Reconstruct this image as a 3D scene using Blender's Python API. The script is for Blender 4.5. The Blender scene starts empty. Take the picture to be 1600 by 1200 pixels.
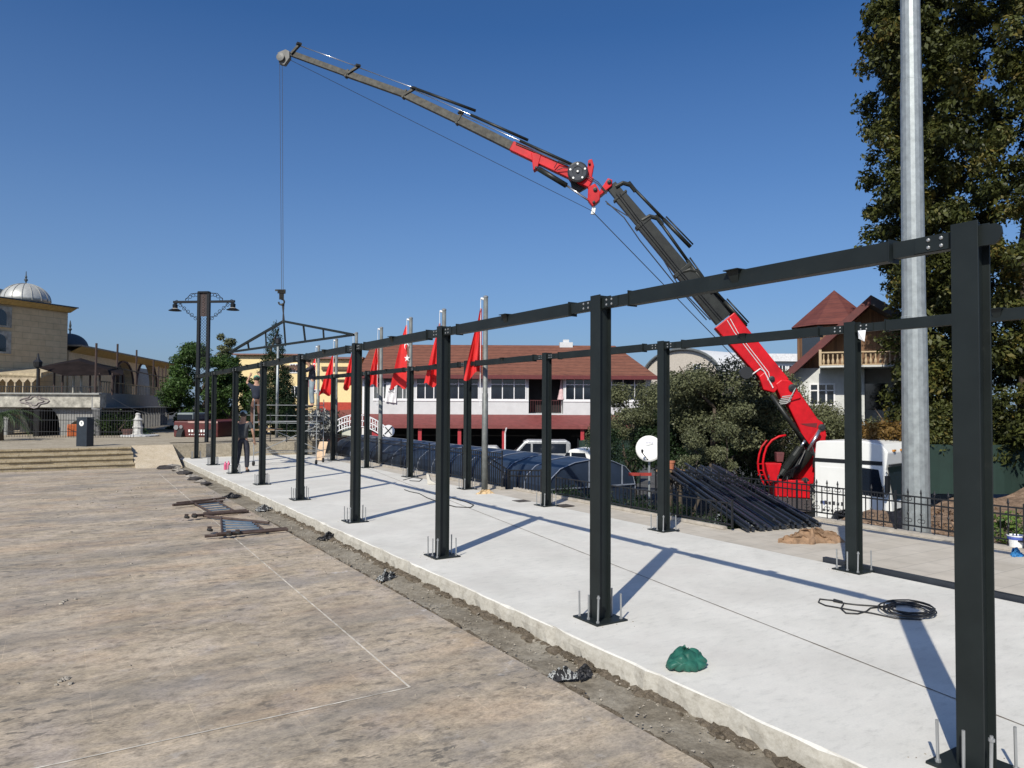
import bpy, bmesh, math, random
import numpy as np
from mathutils import Vector, Matrix
random.seed(7); rng = np.random.default_rng(7)
R = math.radians
scene = bpy.context.scene
COL = scene.collection

# ------------------------------------------------------------ camera
CAM = Vector((-4.4614, -2.1733, 2.0452)); YAW, PITCH, ROLL, F = .5571, .0278, .0052, 1145.9
FW = Vector((math.sin(YAW)*math.cos(PITCH), math.cos(YAW)*math.cos(PITCH), math.sin(PITCH)))
RT = Vector((math.cos(YAW), -math.sin(YAW), 0)); UP = RT.cross(FW)
R2 = RT*math.cos(ROLL)+UP*math.sin(ROLL); U2 = -RT*math.sin(ROLL)+UP*math.cos(ROLL)
cd = bpy.data.cameras.new("camera"); cam = bpy.data.objects.new("camera", cd); COL.objects.link(cam)
cd.sensor_width = 36; cd.lens = 36*F/1600; cd.clip_end = 3000; cd.clip_start = .05
M = Matrix((( R2.x, U2.x, -FW.x, CAM.x), (R2.y, U2.y, -FW.y, CAM.y), (R2.z, U2.z, -FW.z, CAM.z), (0, 0, 0, 1)))
cam.matrix_world = M; scene.camera = cam

# ------------------------------------------------------------ light
SD = Vector((3.0, 2.15, -3.06)).normalized()          # direction the sunlight travels
elev = math.asin(-SD.z)
world = bpy.data.worlds.new("World"); scene.world = world; world.use_nodes = True
nt = world.node_tree; bg = nt.nodes['Background']
sky = nt.nodes.new('ShaderNodeTexSky'); sky.sky_type = 'NISHITA'; sky.sun_disc = False
sky.sun_elevation = elev; sky.sun_rotation = math.atan2(-SD.x, -SD.y)
sky.air_density = .8; sky.dust_density = 1.7; sky.ozone_density = 9
hs = nt.nodes.new('ShaderNodeHueSaturation'); hs.inputs['Saturation'].default_value = 1.1
nt.links.new(sky.outputs[0], hs.inputs['Color']); # pale summer haze low in the sky, by elevation
_tc = nt.nodes.new('ShaderNodeTexCoord'); _sp = nt.nodes.new('ShaderNodeSeparateXYZ'); nt.links.new(_tc.outputs['Generated'], _sp.inputs[0])
_rp = nt.nodes.new('ShaderNodeValToRGB'); _e = _rp.color_ramp.elements; _e[0].position = 0; _e[0].color = (.65, .65, .65, 1); _e[1].position = .46; _e[1].color = (0, 0, 0, 1)
for _p, _c in ((.13, .36), (.29, .14)): _q = _e.new(_p); _q.color = (_c, _c, _c, 1)
nt.links.new(_sp.outputs[2], _rp.inputs[0]); _mx = nt.nodes.new('ShaderNodeMix'); _mx.data_type = 'RGBA'
nt.links.new(_rp.outputs[0], _mx.inputs[0]); nt.links.new(hs.outputs[0], _mx.inputs[6]); _mx.inputs[7].default_value = (2.5, 3.4, 4.5, 1)
nt.links.new(_mx.outputs[2], bg.inputs[0]); bg.inputs[1].default_value = .120
sl = bpy.data.lights.new("sun", 'SUN'); sl.energy = 4.8; sl.angle = R(.5); sl.color = (1, .945, .835)
so = bpy.data.objects.new("sun", sl); COL.objects.link(so); so.rotation_euler = SD.to_track_quat('-Z', 'Y').to_euler()
so.location = (-20, -15, 25)
scene.view_settings.view_transform = 'Standard'; scene.view_settings.look = 'None'
scene.view_settings.exposure = 0; scene.view_settings.gamma = 1
scene.render.engine = 'CYCLES'

# ------------------------------------------------------------ pixel helpers (photo is 1600 x 1200)
def ray(px, py): return FW + R2*((px-800)/F) + U2*((600-py)/F)
def dep(px, py, t): return CAM + ray(px, py)*t
def onZ(px, py, z): d = ray(px, py); return CAM + d*((z-CAM.z)/d.z)
def onX(px, py, X): d = ray(px, py); return CAM + d*((X-CAM.x)/d.x)
def onP(px, py, a, n): d = ray(px, py); return CAM + d*((a-CAM).dot(n)/d.dot(n))

# ------------------------------------------------------------ mesh builder
class MB:
    def __init__(s, T=None): s.v = []; s.f = []; s.T = T
    def add(s, vs, fs):
        b = len(s.v)
        for p in vs: s.v.append(tuple(s.T @ Vector(p)) if s.T else tuple(p))
        s.f += [tuple(i+b for i in q) for q in fs]
        return s
    def box(s, x0, x1, y0, y1, z0, z1):
        return s.add([(x0,y0,z0),(x1,y0,z0),(x1,y1,z0),(x0,y1,z0),(x0,y0,z1),(x1,y0,z1),(x1,y1,z1),(x0,y1,z1)],
              [(0,3,2,1),(4,5,6,7),(0,1,5,4),(1,2,6,5),(2,3,7,6),(3,0,4,7)])
    def cbox(s, c, sz, rz=0):
        m = Matrix.Rotation(rz, 3, 'Z'); c = Vector(c); h = Vector(sz)/2
        vs = [c + m @ Vector((h.x*a, h.y*b, h.z*d)) for d in (-1,1) for a,b in ((-1,-1),(1,-1),(1,1),(-1,1))]
        return s.add(vs, [(0,3,2,1),(4,5,6,7),(0,1,5,4),(1,2,6,5),(2,3,7,6),(3,0,4,7)])
    def bar(s, p0, p1, w, h, side=None, w1=None, h1=None):
        p0 = Vector(p0); p1 = Vector(p1); d = (p1-p0).normalized()
        if side is None: side = Vector((0,0,1)).cross(d) if abs(d.z) < .99 else Vector((1,0,0))
        a = (Vector(side) - d*Vector(side).dot(d)).normalized(); b = d.cross(a).normalized()
        w1 = w if w1 is None else w1; h1 = h if h1 is None else h1
        vs = [p0+a*w/2*i+b*h/2*j for i,j in ((-1,-1),(1,-1),(1,1),(-1,1))] + [p1+a*w1/2*i+b*h1/2*j for i,j in ((-1,-1),(1,-1),(1,1),(-1,1))]
        return s.add(vs, [(0,3,2,1),(4,5,6,7),(0,1,5,4),(1,2,6,5),(2,3,7,6),(3,0,4,7)])
    def tube(s, pts, r, n=8, cap=True, closed=False):
        pts = [Vector(p) for p in pts]; m = len(pts)
        rs = r if isinstance(r, (list, tuple)) else [r]*m
        vs = []; fs = []; prev = None
        for i, p in enumerate(pts):
            d = (pts[(i+1) % m]-pts[i-1]) if closed else (pts[min(i+1, m-1)]-pts[max(i-1, 0)])
            d = d.normalized() if d.length > 1e-9 else Vector((0,0,1))
            ref = prev if prev is not None else (Vector((0,0,1)) if abs(d.z) < .9 else Vector((1,0,0)))
            a = (ref - d*ref.dot(d)).normalized(); prev = a; b = d.cross(a)
            for k in range(n):
                t = 2*math.pi*k/n; vs.append(p + (a*math.cos(t)+b*math.sin(t))*rs[i])
        for i in range(m if closed else m-1):
            j = (i+1) % m
            for k in range(n):
                l = (k+1) % n; fs.append((i*n+k, i*n+l, j*n+l, j*n+k))
        if cap and not closed: fs.append(tuple(range(n-1, -1, -1))); fs.append(tuple((m-1)*n+k for k in range(n)))
        return s.add(vs, fs)
    def lathe(s, c, prof, n=16, axis=None):
        c = Vector(c); ax = Vector(axis or (0,0,1)).normalized()
        a = ax.orthogonal().normalized(); b = ax.cross(a); vs = []; fs = []
        for r, h in prof:
            for k in range(n):
                t = 2*math.pi*k/n; vs.append(c + ax*h + (a*math.cos(t)+b*math.sin(t))*max(r, 1e-4))
        for i in range(len(prof)-1):
            for k in range(n):
                l = (k+1) % n; fs.append((i*n+k, i*n+l, (i+1)*n+l, (i+1)*n+k))
        fs.append(tuple(range(n-1, -1, -1))); fs.append(tuple((len(prof)-1)*n+k for k in range(n)))
        return s.add(vs, fs)
    def prism(s, poly, off):
        off = Vector(off); n = len(poly); P = [Vector(p) for p in poly]
        return s.add(P+[p+off for p in P], [tuple(range(n-1,-1,-1)), tuple(range(n, 2*n))]+[(i,(i+1)%n,n+(i+1)%n,n+i) for i in range(n)])
    def blob(s, c, rad, seed=0, amp=.25, n=10, m=7, fl=0):
        rr = random.Random(seed); c = Vector(c); vs = []; fs = []
        ph = [rr.uniform(0, 6.28) for _ in range(6)]
        for i in range(m+1):
            th = math.pi*i/m
            for k in range(n):
                p = 2*math.pi*k/n
                q = 1+amp*(.5*math.sin(3*p+ph[0]+2*th)+.35*math.sin(5*p+ph[1]-3*th)+.3*math.sin(4*th+ph[2]+2*p)) + rr.uniform(-amp, amp)*.35
                z = math.cos(th)*rad[2]*q
                if fl and z < -rad[2]*fl: z = -rad[2]*fl
                vs.append(c+Vector((math.sin(th)*math.cos(p)*rad[0]*q, math.sin(th)*math.sin(p)*rad[1]*q, z)))
        for i in range(m):
            for k in range(n): l = (k+1) % n; fs.append((i*n+k, (i+1)*n+k, (i+1)*n+l, i*n+l))
        return s.add(vs, fs)
    def build(s, name, mat, parent=None, smooth=False, local=False, bevel=0):
        me = bpy.data.meshes.new(name)
        off = Vector((0,0,0))
        if parent is not None and not local:
            q = parent
            while q is not None: off += q.location; q = q.parent
        me.from_pydata([tuple(Vector(p)-off) for p in s.v], [], s.f); me.materials.append(mat)
        bm = bmesh.new(); bm.from_mesh(me); bmesh.ops.recalc_face_normals(bm, faces=bm.faces); bm.to_mesh(me); bm.free()
        o = bpy.data.objects.new(name, me); COL.objects.link(o); o.parent = parent
        if smooth:
            for p in me.polygons: p.use_smooth = True
        if bevel:
            b = o.modifiers.new('bevel', 'BEVEL'); b.width = bevel; b.segments = 2; b.limit_method = 'ANGLE'
        return o
def tag(o, label=None, cat=None, group=None, kind=None):
    if label: o['label'] = label
    if cat: o['category'] = cat
    if group: o['group'] = group
    if kind: o['kind'] = kind
    return o
def thing(name, label, cat, loc=(0,0,0), rz=0, group=None):
    o = bpy.data.objects.new(name, None); COL.objects.link(o); o.location = loc; o.rotation_euler.z = rz
    o.empty_display_size = .2
    return tag(o, label, cat, group)
KIDS = {}
def kids(o): return [c for c in bpy.data.objects if c.parent == o]
def dup(o, loc=None, rz=None, label=None, parent=None):
    def rec(a, par):
        c = a.copy(); COL.objects.link(c); c.parent = par
        for ch in kids(a): rec(ch, c)
        return c
    r = rec(o, parent)
    if loc is not None: r.location = loc
    if rz is not None: r.rotation_euler.z = rz
    if label: r['label'] = label
    return r

# ------------------------------------------------------------ materials
def new_mat(name):
    m = bpy.data.materials.new(name); m.use_nodes = True
    return m, m.node_tree, m.node_tree.nodes['Principled BSDF']
def N(nt, t, **k):
    n = nt.nodes.new(t)
    for a, b in k.items(): setattr(n, a, b)
    return n
def noise(nt, scale, det=5, rough=.6, sc=(1,1,1), dist=0):
    tc = N(nt, 'ShaderNodeTexCoord'); mp = N(nt, 'ShaderNodeMapping'); mp.inputs['Scale'].default_value = sc
    nt.links.new(tc.outputs['Object'], mp.inputs[0]); n = N(nt, 'ShaderNodeTexNoise')
    n.inputs['Scale'].default_value = scale; n.inputs['Detail'].default_value = det; n.inputs['Roughness'].default_value = rough
    n.inputs['Distortion'].default_value = dist
    nt.links.new(mp.outputs[0], n.inputs['Vector']); return n
def ramp(nt, src, stops):
    r = N(nt, 'ShaderNodeValToRGB'); e = r.color_ramp.elements
    while len(e) < len(stops): e.new(.5)
    for i, (p, c) in enumerate(stops):
        e[i].position = p; e[i].color = (*c, 1) if len(c) == 3 else c
    nt.links.new(src, r.inputs[0]); return r
def mix(nt, fac, a, b, mode='MIX'):
    m = N(nt, 'ShaderNodeMix', data_type='RGBA', blend_type=mode)
    for s, i in ((fac, 0), (a, 6), (b, 7)):
        if isinstance(s, (int, float)): m.inputs[i].default_value = s
        elif isinstance(s, tuple): m.inputs[i].default_value = (*s, 1)
        else: nt.links.new(s, m.inputs[i])
    return m.outputs[2]
def bump(nt, bs, src, st, dist=.02):
    b = N(nt, 'ShaderNodeBump'); b.inputs['Strength'].default_value = st; b.inputs['Distance'].default_value = dist
    nt.links.new(src, b.inputs['Height']); nt.links.new(b.outputs[0], bs.inputs['Normal'])
def mat(name, col, rough=.6, metal=0, var=.25, scale=6, bmp=0, sc=(1,1,1), col2=None, spec=.5):
    m, nt, bs = new_mat(name); bs.inputs['Roughness'].default_value = rough; bs.inputs['Metallic'].default_value = metal
    bs.inputs['Specular IOR Level'].default_value = spec
    n = noise(nt, scale, sc=sc); c2 = col2 or tuple(c*(1-var) for c in col); c1 = tuple(min(1, c*(1+var*.5)) for c in col)
    r = ramp(nt, n.outputs[0], [(.3, c2), (.7, c1)]); nt.links.new(r.outputs[0], bs.inputs['Base Color'])
    if bmp: bump(nt, bs, n.outputs[0], bmp)
    return m
def brickmat(name, c1, c2, mortar, w, h, mort=.01, rough=.8, plane='XZ', bmp=.3):
    m, nt, bs = new_mat(name); bs.inputs['Roughness'].default_value = rough
    tc = N(nt, 'ShaderNodeTexCoord'); sp = N(nt, 'ShaderNodeSeparateXYZ'); cb = N(nt, 'ShaderNodeCombineXYZ')
    nt.links.new(tc.outputs['Object'], sp.inputs[0])
    if plane == 'XZ':
        ad = N(nt, 'ShaderNodeMath', operation='ADD'); nt.links.new(sp.outputs[0], ad.inputs[0]); nt.links.new(sp.outputs[1], ad.inputs[1])
        nt.links.new(ad.outputs[0], cb.inputs[0]); nt.links.new(sp.outputs[2], cb.inputs[1])
    else:
        nt.links.new(sp.outputs[0], cb.inputs[0]); nt.links.new(sp.outputs[1], cb.inputs[1])
    b = N(nt, 'ShaderNodeTexBrick'); nt.links.new(cb.outputs[0], b.inputs[0])
    b.inputs['Color1'].default_value = (*c1, 1); b.inputs['Color2'].default_value = (*c2, 1); b.inputs['Mortar'].default_value = (*mortar, 1)
    b.inputs['Scale'].default_value = 1; b.inputs['Brick Width'].default_value = w; b.inputs['Row Height'].default_value = h
    b.inputs['Mortar Size'].default_value = mort
    n = noise(nt, 2.5); c = mix(nt, .35, b.outputs[0], ramp(nt, n.outputs[0], [(.3, tuple(x*.5 for x in c1)), (.7, c2)]).outputs[0])
    nt.links.new(c, bs.inputs['Base Color']); bump(nt, bs, b.outputs['Fac'], -bmp); return m
def leafmat(name, dark, light, accent=None):
    m, nt, bs = new_mat(name); bs.inputs['Roughness'].default_value = .5
    bs.inputs['Specular IOR Level'].default_value = .3
    at = N(nt, 'ShaderNodeAttribute', attribute_name='tint')
    st = [(0, dark), (.75, light), (1, accent or light)]
    r = ramp(nt, at.outputs['Fac'], st); nt.links.new(r.outputs[0], bs.inputs['Base Color'])
    tr = N(nt, 'ShaderNodeBsdfTranslucent'); nt.links.new(r.outputs[0], tr.inputs[0])
    ms = N(nt, 'ShaderNodeMixShader'); ms.inputs[0].default_value = .25
    out = nt.nodes['Material Output']; nt.links.new(bs.outputs[0], ms.inputs[1]); nt.links.new(tr.outputs[0], ms.inputs[2]); nt.links.new(ms.outputs[0], out.inputs[0])
    return m
def glassy(name, col, rough=.08):
    return mat(name, col, rough, var=.3, scale=.6, spec=.8)

STEEL = mat('anthracite_paint', (.0135, .018, .018), .42, var=.25, scale=3, spec=.3)
_m, _nt, _bs = bpy.data.materials['anthracite_paint'], bpy.data.materials['anthracite_paint'].node_tree, bpy.data.materials['anthracite_paint'].node_tree.nodes['Principled BSDF']
def scuff():
    src = _bs.inputs['Base Color'].links[0].from_socket
    tc = _nt.nodes.new('ShaderNodeTexCoord'); n = _nt.nodes.new('ShaderNodeTexNoise'); n.inputs['Scale'].default_value = 5; n.inputs['Detail'].default_value = 9; n.inputs['Roughness'].default_value = .75
    _nt.links.new(tc.outputs['Object'], n.inputs['Vector']); rp = _nt.nodes.new('ShaderNodeValToRGB'); rp.color_ramp.elements[0].position = .60; rp.color_ramp.elements[1].position = .74
    rp.color_ramp.elements[1].color = (.5, .5, .5, 1); _nt.links.new(n.outputs[0], rp.inputs[0]); mx = _nt.nodes.new('ShaderNodeMix'); mx.data_type = 'RGBA'
    _nt.links.new(rp.outputs[0], mx.inputs[0]); _nt.links.new(src, mx.inputs[6]); mx.inputs[7].default_value = (.035, .038, .036, 1); _nt.links.new(mx.outputs[2], _bs.inputs['Base Color'])
    rr_ = _nt.nodes.new('ShaderNodeMapRange'); rr_.inputs[3].default_value = .32; rr_.inputs[4].default_value = .62; _nt.links.new(n.outputs[0], rr_.inputs[0]); _nt.links.new(rr_.outputs[0], _bs.inputs['Roughness'])
scuff()
BLACK = mat('black_iron', (.012, .013, .015), .5)
POLEZ = mat('dull_galvanised_pole', (.19, .20, .19), .55, metal=.3, var=.35, scale=6)
ZINC = mat('galvanised_steel', (.34, .37, .37), .45, metal=.4, var=.25, scale=9)
CHROME = mat('bright_steel', (.6, .6, .6), .22, metal=.9, var=.1)
BOLT = mat('zinc_bolt', (.36, .37, .37), .35, metal=.5, var=.1)
RED = mat('red_crane_paint', (.52, .004, .010), .45, var=.35, scale=2.5, spec=.3)
BOOM = mat('dark_boom_steel', (.019, .021, .018), .45, var=.5, scale=4, metal=.1, spec=.35)
JIB = mat('worn_jib_steel', (.048, .046, .038), .5, var=.6, scale=7, metal=.3, spec=.3)
WHITE = mat('white_paint', (.78, .78, .74), .4, var=.06, scale=1.2)
GLASS = glassy('dark_glass', (.012, .017, .026))
RUBBER = mat('rubber', (.018, .018, .018), .8)
WOOD = mat('aged_wood', (.3, .19, .1), .7, var=.5, scale=5, sc=(1,1,.1))
CREAM = mat('cream_plaster', (.62, .56, .42), .8, var=.15)
FLAGRED = mat('flag_red_cloth', (.60, .012, .012), .7, var=.2, scale=3)
CLOTHW = mat('white_cloth', (.75, .75, .75), .8, var=.1)
TRUNK = mat('bark', (.09, .07, .05), .9, var=.5, scale=9, bmp=.5)

PZ = .51      # level of the upper plaza
# ------------------------------------------------------------ ground materials
def paving_mat():
    m, nt, bs = new_mat('stained_stone_paving')
    tc = N(nt, 'ShaderNodeTexCoord')
    s1 = noise(nt, 1.5, 10, .72, (.8, 1.15, 1)); s2 = noise(nt, .8, 7, .66, (.4, 1.7, 1), .2); s3 = noise(nt, 7, 9, .75, (.85, 1.1, 1))
    s4 = noise(nt, 45, 4, .8, (.6, 1.2, 1)); s7 = noise(nt, 8, 5, .62, (.7, 1.5, 1), .3); s8 = noise(nt, .9, 3, .5)
    base = ramp(nt, s1.outputs[0], [(.30, (.27, .225, .17)), (.44, (.40, .335, .25)), (.54, (.475, .395, .30)), (.7, (.54, .46, .355))]).outputs[0]
    hu = noise(nt, .8, 4, .6, (.8, 1.3, 1)); hu2 = noise(nt, 1.9, 5, .6)
    base = mix(nt, ramp(nt, hu.outputs[0], [(.5, (0, 0, 0)), (.66, (.55, .55, .55))]).outputs[0], base, (.47, .345, .235))
    base = mix(nt, ramp(nt, hu2.outputs[0], [(.52, (0, 0, 0)), (.68, (.5, .5, .5))]).outputs[0], base, (.41, .36, .33))
    fine = ramp(nt, s3.outputs[0], [(.34, (.50, .50, .50)), (.48, (.95, .95, .95)), (.68, (1.28, 1.26, 1.2))]).outputs[0]
    c = mix(nt, .9, base, fine, 'MULTIPLY')
    grain = ramp(nt, s4.outputs[0], [(.32, (.5, .5, .5)), (.5, (1, 1, 1)), (.68, (1.3, 1.3, 1.28))]).outputs[0]
    c = mix(nt, .7, c, grain, 'MULTIPLY')
    st = ramp(nt, s2.outputs[0], [(.46, (0, 0, 0)), (.60, (.9, .9, .9))]).outputs[0]
    c = mix(nt, st, c, mix(nt, .5, c, (.19, .185, .175)))
    # dark scuffs and footprints, gathered in patches
    sm = N(nt, 'ShaderNodeMath', operation='MULTIPLY'); nt.links.new(ramp(nt, s7.outputs[0], [(.57, (0, 0, 0)), (.62, (1, 1, 1))]).outputs[0], sm.inputs[0]); nt.links.new(ramp(nt, s8.outputs[0], [(.42, (0, 0, 0)), (.6, (1, 1, 1))]).outputs[0], sm.inputs[1])
    c = mix(nt, sm.outputs[0], c, mix(nt, .7, c, (.10, .095, .085)))
    # greyer and mortar-splashed towards the trench
    sp = N(nt, 'ShaderNodeSeparateXYZ'); nt.links.new(tc.outputs['Object'], sp.inputs[0])
    s5 = noise(nt, .8, 5, .7)
    ad = N(nt, 'ShaderNodeMath', operation='MULTIPLY_ADD'); nt.links.new(s5.outputs[0], ad.inputs[0]); ad.inputs[1].default_value = 2.4; nt.links.new(sp.outputs[0], ad.inputs[2])
    gr = ramp(nt, ad.outputs[0], [(0, (0, 0, 0)), (.25, (.85, .85, .85))]).outputs[0]
    c = mix(nt, gr, c, mix(nt, .5, c, (.30, .275, .25)))
    s6 = noise(nt, 3.3, 8, .78, (.9, 1.1, 1), .2)
    wsp = ramp(nt, s6.outputs[0], [(.58, (0, 0, 0)), (.66, (.85, .85, .85))]).outputs[0]
    wm = N(nt, 'ShaderNodeMath', operation='MULTIPLY'); nt.links.new(wsp, wm.inputs[0]); nt.links.new(ramp(nt, ad.outputs[0], [(0, (.25, .25, .25)), (.2, (1, 1, 1))]).outputs[0], wm.inputs[1])
    c = mix(nt, wm.outputs[0], c, (.62, .59, .56))
    # oblong tiles, long side across the square
    b = N(nt, 'ShaderNodeTexBrick'); nt.links.new(tc.outputs['Object'], b.inputs[0])
    b.inputs['Color1'].default_value = (1, 1, 1, 1); b.inputs['Color2'].default_value = (.88, .875, .87, 1); b.inputs['Mortar'].default_value = (1.12, 1.1, 1.06, 1)
    b.inputs['Scale'].default_value = 1; b.inputs['Brick Width'].default_value = 1.2; b.inputs['Row Height'].default_value = .6; b.offset = .5
    b.inputs['Mortar Size'].default_value = .004; b.inputs['Mortar Smooth'].default_value = .3
    c = mix(nt, .9, c, b.outputs[0], 'MULTIPLY')
    nt.links.new(c, bs.inputs['Base Color']); bs.inputs['Roughness'].default_value = .85; bs.inputs['Specular IOR Level'].default_value = .2
    bump(nt, bs, s3.outputs[0], .4, .012); return m
def slab_mat():
    m, nt, bs = new_mat('fresh_concrete')
    a = noise(nt, 1.1, 6, .6, (1, 1, 1), .3); b = noise(nt, 9, 7, .75, (.6, 1.6, 1)); d = noise(nt, 60, 3, .7)
    c = ramp(nt, a.outputs[0], [(.3, (.59, .575, .52)), (.7, (.73, .71, .645))]).outputs[0]
    c = mix(nt, .8, c, ramp(nt, b.outputs[0], [(.3, (.78, .78, .775)), (.47, (.98, .98, .98)), (.75, (1.06, 1.05, 1.04))]).outputs[0], 'MULTIPLY')
    c = mix(nt, .5, c, ramp(nt, d.outputs[0], [(.3, (.86, .86, .86)), (.6, (1, 1, 1))]).outputs[0], 'MULTIPLY')
    e = noise(nt, 3.1, 6, .8); sm = ramp(nt, e.outputs[0], [(.68, (0, 0, 0)), (.75, (.5, .5, .5))]).outputs[0]
    c = mix(nt, sm, c, (.47, .44, .40))
    e2 = noise(nt, .7, 4, .6); dk = ramp(nt, e2.outputs[0], [(.48, (0, 0, 0)), (.66, (.5, .5, .5))]).outputs[0]; c = mix(nt, dk, c, (.56, .53, .48))
    e3 = noise(nt, 14, 3, .5); pk = ramp(nt, e3.outputs[0], [(.72, (0, 0, 0)), (.76, (.7, .7, .7))]).outputs[0]; c = mix(nt, pk, c, (.4, .37, .33))
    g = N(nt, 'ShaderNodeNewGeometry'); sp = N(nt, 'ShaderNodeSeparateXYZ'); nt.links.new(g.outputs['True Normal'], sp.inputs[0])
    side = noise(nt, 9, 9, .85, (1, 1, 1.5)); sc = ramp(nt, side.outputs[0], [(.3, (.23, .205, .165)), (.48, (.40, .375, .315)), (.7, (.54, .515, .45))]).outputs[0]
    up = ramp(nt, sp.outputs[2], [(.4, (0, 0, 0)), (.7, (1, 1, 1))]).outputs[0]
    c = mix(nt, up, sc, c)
    nt.links.new(c, bs.inputs['Base Color']); bs.inputs['Roughness'].default_value = .8; bs.inputs['Specular IOR Level'].default_value = .25
    bump(nt, bs, b.outputs[0], .12, .01); return m
def dirt_mat(name, c0, c1, c2, scale=4):
    m, nt, bs = new_mat(name); a = noise(nt, scale, 8, .8, (1, 1, 1), .4); d = noise(nt, scale*9, 4, .8)
    c = ramp(nt, a.outputs[0], [(.3, c0), (.5, c1), (.7, c2)]).outputs[0]
    c = mix(nt, .7, c, ramp(nt, d.outputs[0], [(.3, (.5, .5, .5)), (.6, (1.1, 1.1, 1.1))]).outputs[0], 'MULTIPLY')
    nt.links.new(c, bs.inputs['Base Color']); bs.inputs['Roughness'].default_value = .95; bs.inputs['Specular IOR Level'].default_value = .1
    bump(nt, bs, d.outputs[0], .6, .02); return m
PAVE = paving_mat(); SLAB = slab_mat()
DIRT = dirt_mat('trench_dirt', (.13, .11, .08), (.25, .22, .17), (.36, .33, .27), 1.6)
LITTER = dirt_mat('leaf_litter', (.07, .055, .04), (.22, .15, .1), (.42, .3, .22), 5)
ASPH = dirt_mat('street_asphalt', (.06, .06, .06), (.09, .09, .09), (.14, .135, .13), .6)
STEPM = dirt_mat('travertine_steps', (.26, .20, .12), (.42, .35, .235), (.50, .43, .31), 3)
PLAZA = dirt_mat('plaza_stone', (.29, .25, .185), (.38, .33, .25), (.45, .40, .31), 1.2)
WALK = brickmat('sidewalk_tiles', (.50, .45, .37), (.56, .51, .43), (.36, .33, .28), .6, .4, .008, plane='XY', bmp=.1)
GROUT = mat('pale_grout', (.60, .55, .46), .9, var=.55, scale=5)
JOINT = mat('slab_joint', (.17, .14, .11), .9)

# ------------------------------------------------------------ setting
def struct(name, mb, m, **k): return tag(mb.build(name, m, **k), kind='structure')
struct('street', MB().box(-600, 600, -600, 900, -2.6, -2.2), ASPH)
struct('paving', MB().box(-40, -1.08, -14, 25.32, -2.3, -.13), PAVE)
def strip_grid(name, x0, x1, y0, y1, z, amp, m, nx=14, ny=420, edge=0):
    mb = MB(); xs = np.linspace(x0, x1, nx); ys = np.linspace(y0, y1, ny); vs = []
    H = rng.random((ny, nx))
    for i, y in enumerate(ys):
        for j, x in enumerate(xs):
            h = amp*(math.sin(y*3.1+x*7)*.4+math.sin(y*7.7-x*11)*.3+H[i, j]*.8)
            if j in (0, nx-1): h += edge
            vs.append((x+(0 if 0 < j < nx-1 else 0), y, z+h))
    fs = [(i*nx+j, i*nx+j+1, (i+1)*nx+j+1, (i+1)*nx+j) for i in range(ny-1) for j in range(nx-1)]
    mb.add(vs, fs); return struct(name, mb, m, smooth=True)
strip_grid('trench_soil', -1.09, -.5, -8, 27.5, -.175, .018, DIRT, edge=.01)
def slab():
    mb = MB(); ny = 260; ys = np.linspace(-8, 27.5, ny); vs = []
    for y in ys:
        e = rng.normal(0, .006)+.006*math.sin(y*5.3)*math.sin(y*1.7); e2 = rng.normal(0, .012); ch = max(0, rng.normal(-.012, .012))
        vs += [(-.565+e2, y, -.2), (-.548+e, y, -.07), (-.53+e, y, -.010-ch), (-.520+e*.6+ch, y, 0), (4.12, y, 0), (4.12, y, -.2)]
    fs = [(i*6+j, i*6+j+1, (i+1)*6+j+1, (i+1)*6+j) for i in range(ny-1) for j in range(5)]
    fs += [(0, 5, 4, 3, 2, 1), tuple((ny-1)*6+j for j in range(6))]
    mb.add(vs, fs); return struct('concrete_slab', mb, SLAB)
slab()
def flat_line(name, a, b, w, z, m):
    a = Vector(a); b = Vector(b); d = (b-a).normalized(); s = Vector((-d.y, d.x, 0))*w/2; mb = MB(); n = max(2, int((b-a).length/.05)); vs = []
    for i in range(n+1):
        p = a+(b-a)*i/n; k = .7+.6*random.random()
        vs += [(p.x-s.x*k, p.y-s.y*k, z), (p.x+s.x*k, p.y+s.y*k, z)]
    mb.add(vs, [(2*i, 2*i+1, 2*i+3, 2*i+2) for i in range(n)]); return struct(name, mb, m)
dj = (Vector((2.48, 10.47, 0))-Vector((.85, .12, 0)))
flat_line('slab_joint_line', Vector((.85, .12, 0))-dj*.4, Vector((2.48, 10.47, 0))+dj*.95, .012, .004, JOINT)
flat_line('grout_line', (-2.11, 3.06, 0), (-1.72, 22.6, 0), .016, -.126, GROUT)
flat_line('grout_line', (-2.11, 3.06, 0), (-9, 3.06, 0), .015, -.126, GROUT)
flat_line('grout_line', (-1.09, .75, 0), (-1.7, .9, 0), .016, -.126, GROUT)
# sidewalk terrace, with the stair well cut out of it
poly = [(4.12,-9),(7.4,-9),(7.4,6.3),(5.1,6.3),(5.1,13.0),(4.85,13.0),(4.85,27.5),(4.12,27.5)]
struct('sidewalk', MB().prism([(x, y, -2.3) for x, y in poly], (0, 0, 2.285)), WALK)
struct('sidewalk_kerb', MB().box(7.17, 7.38, -8.9, 6.25, -.01, .035).box(4.98, 5.09, 6.35, 12.9, -.01, .04).box(4.72, 4.84, 13.05, 27.4, -.01, .04), mat('kerb_concrete', (.42, .38, .32), .9, var=.3))
struct('stairwell_floor', MB().box(5.1, 9.2, 6.3, 30, -2.2, -1.9), mat('shaded_concrete', (.2, .19, .17), .9))
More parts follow.
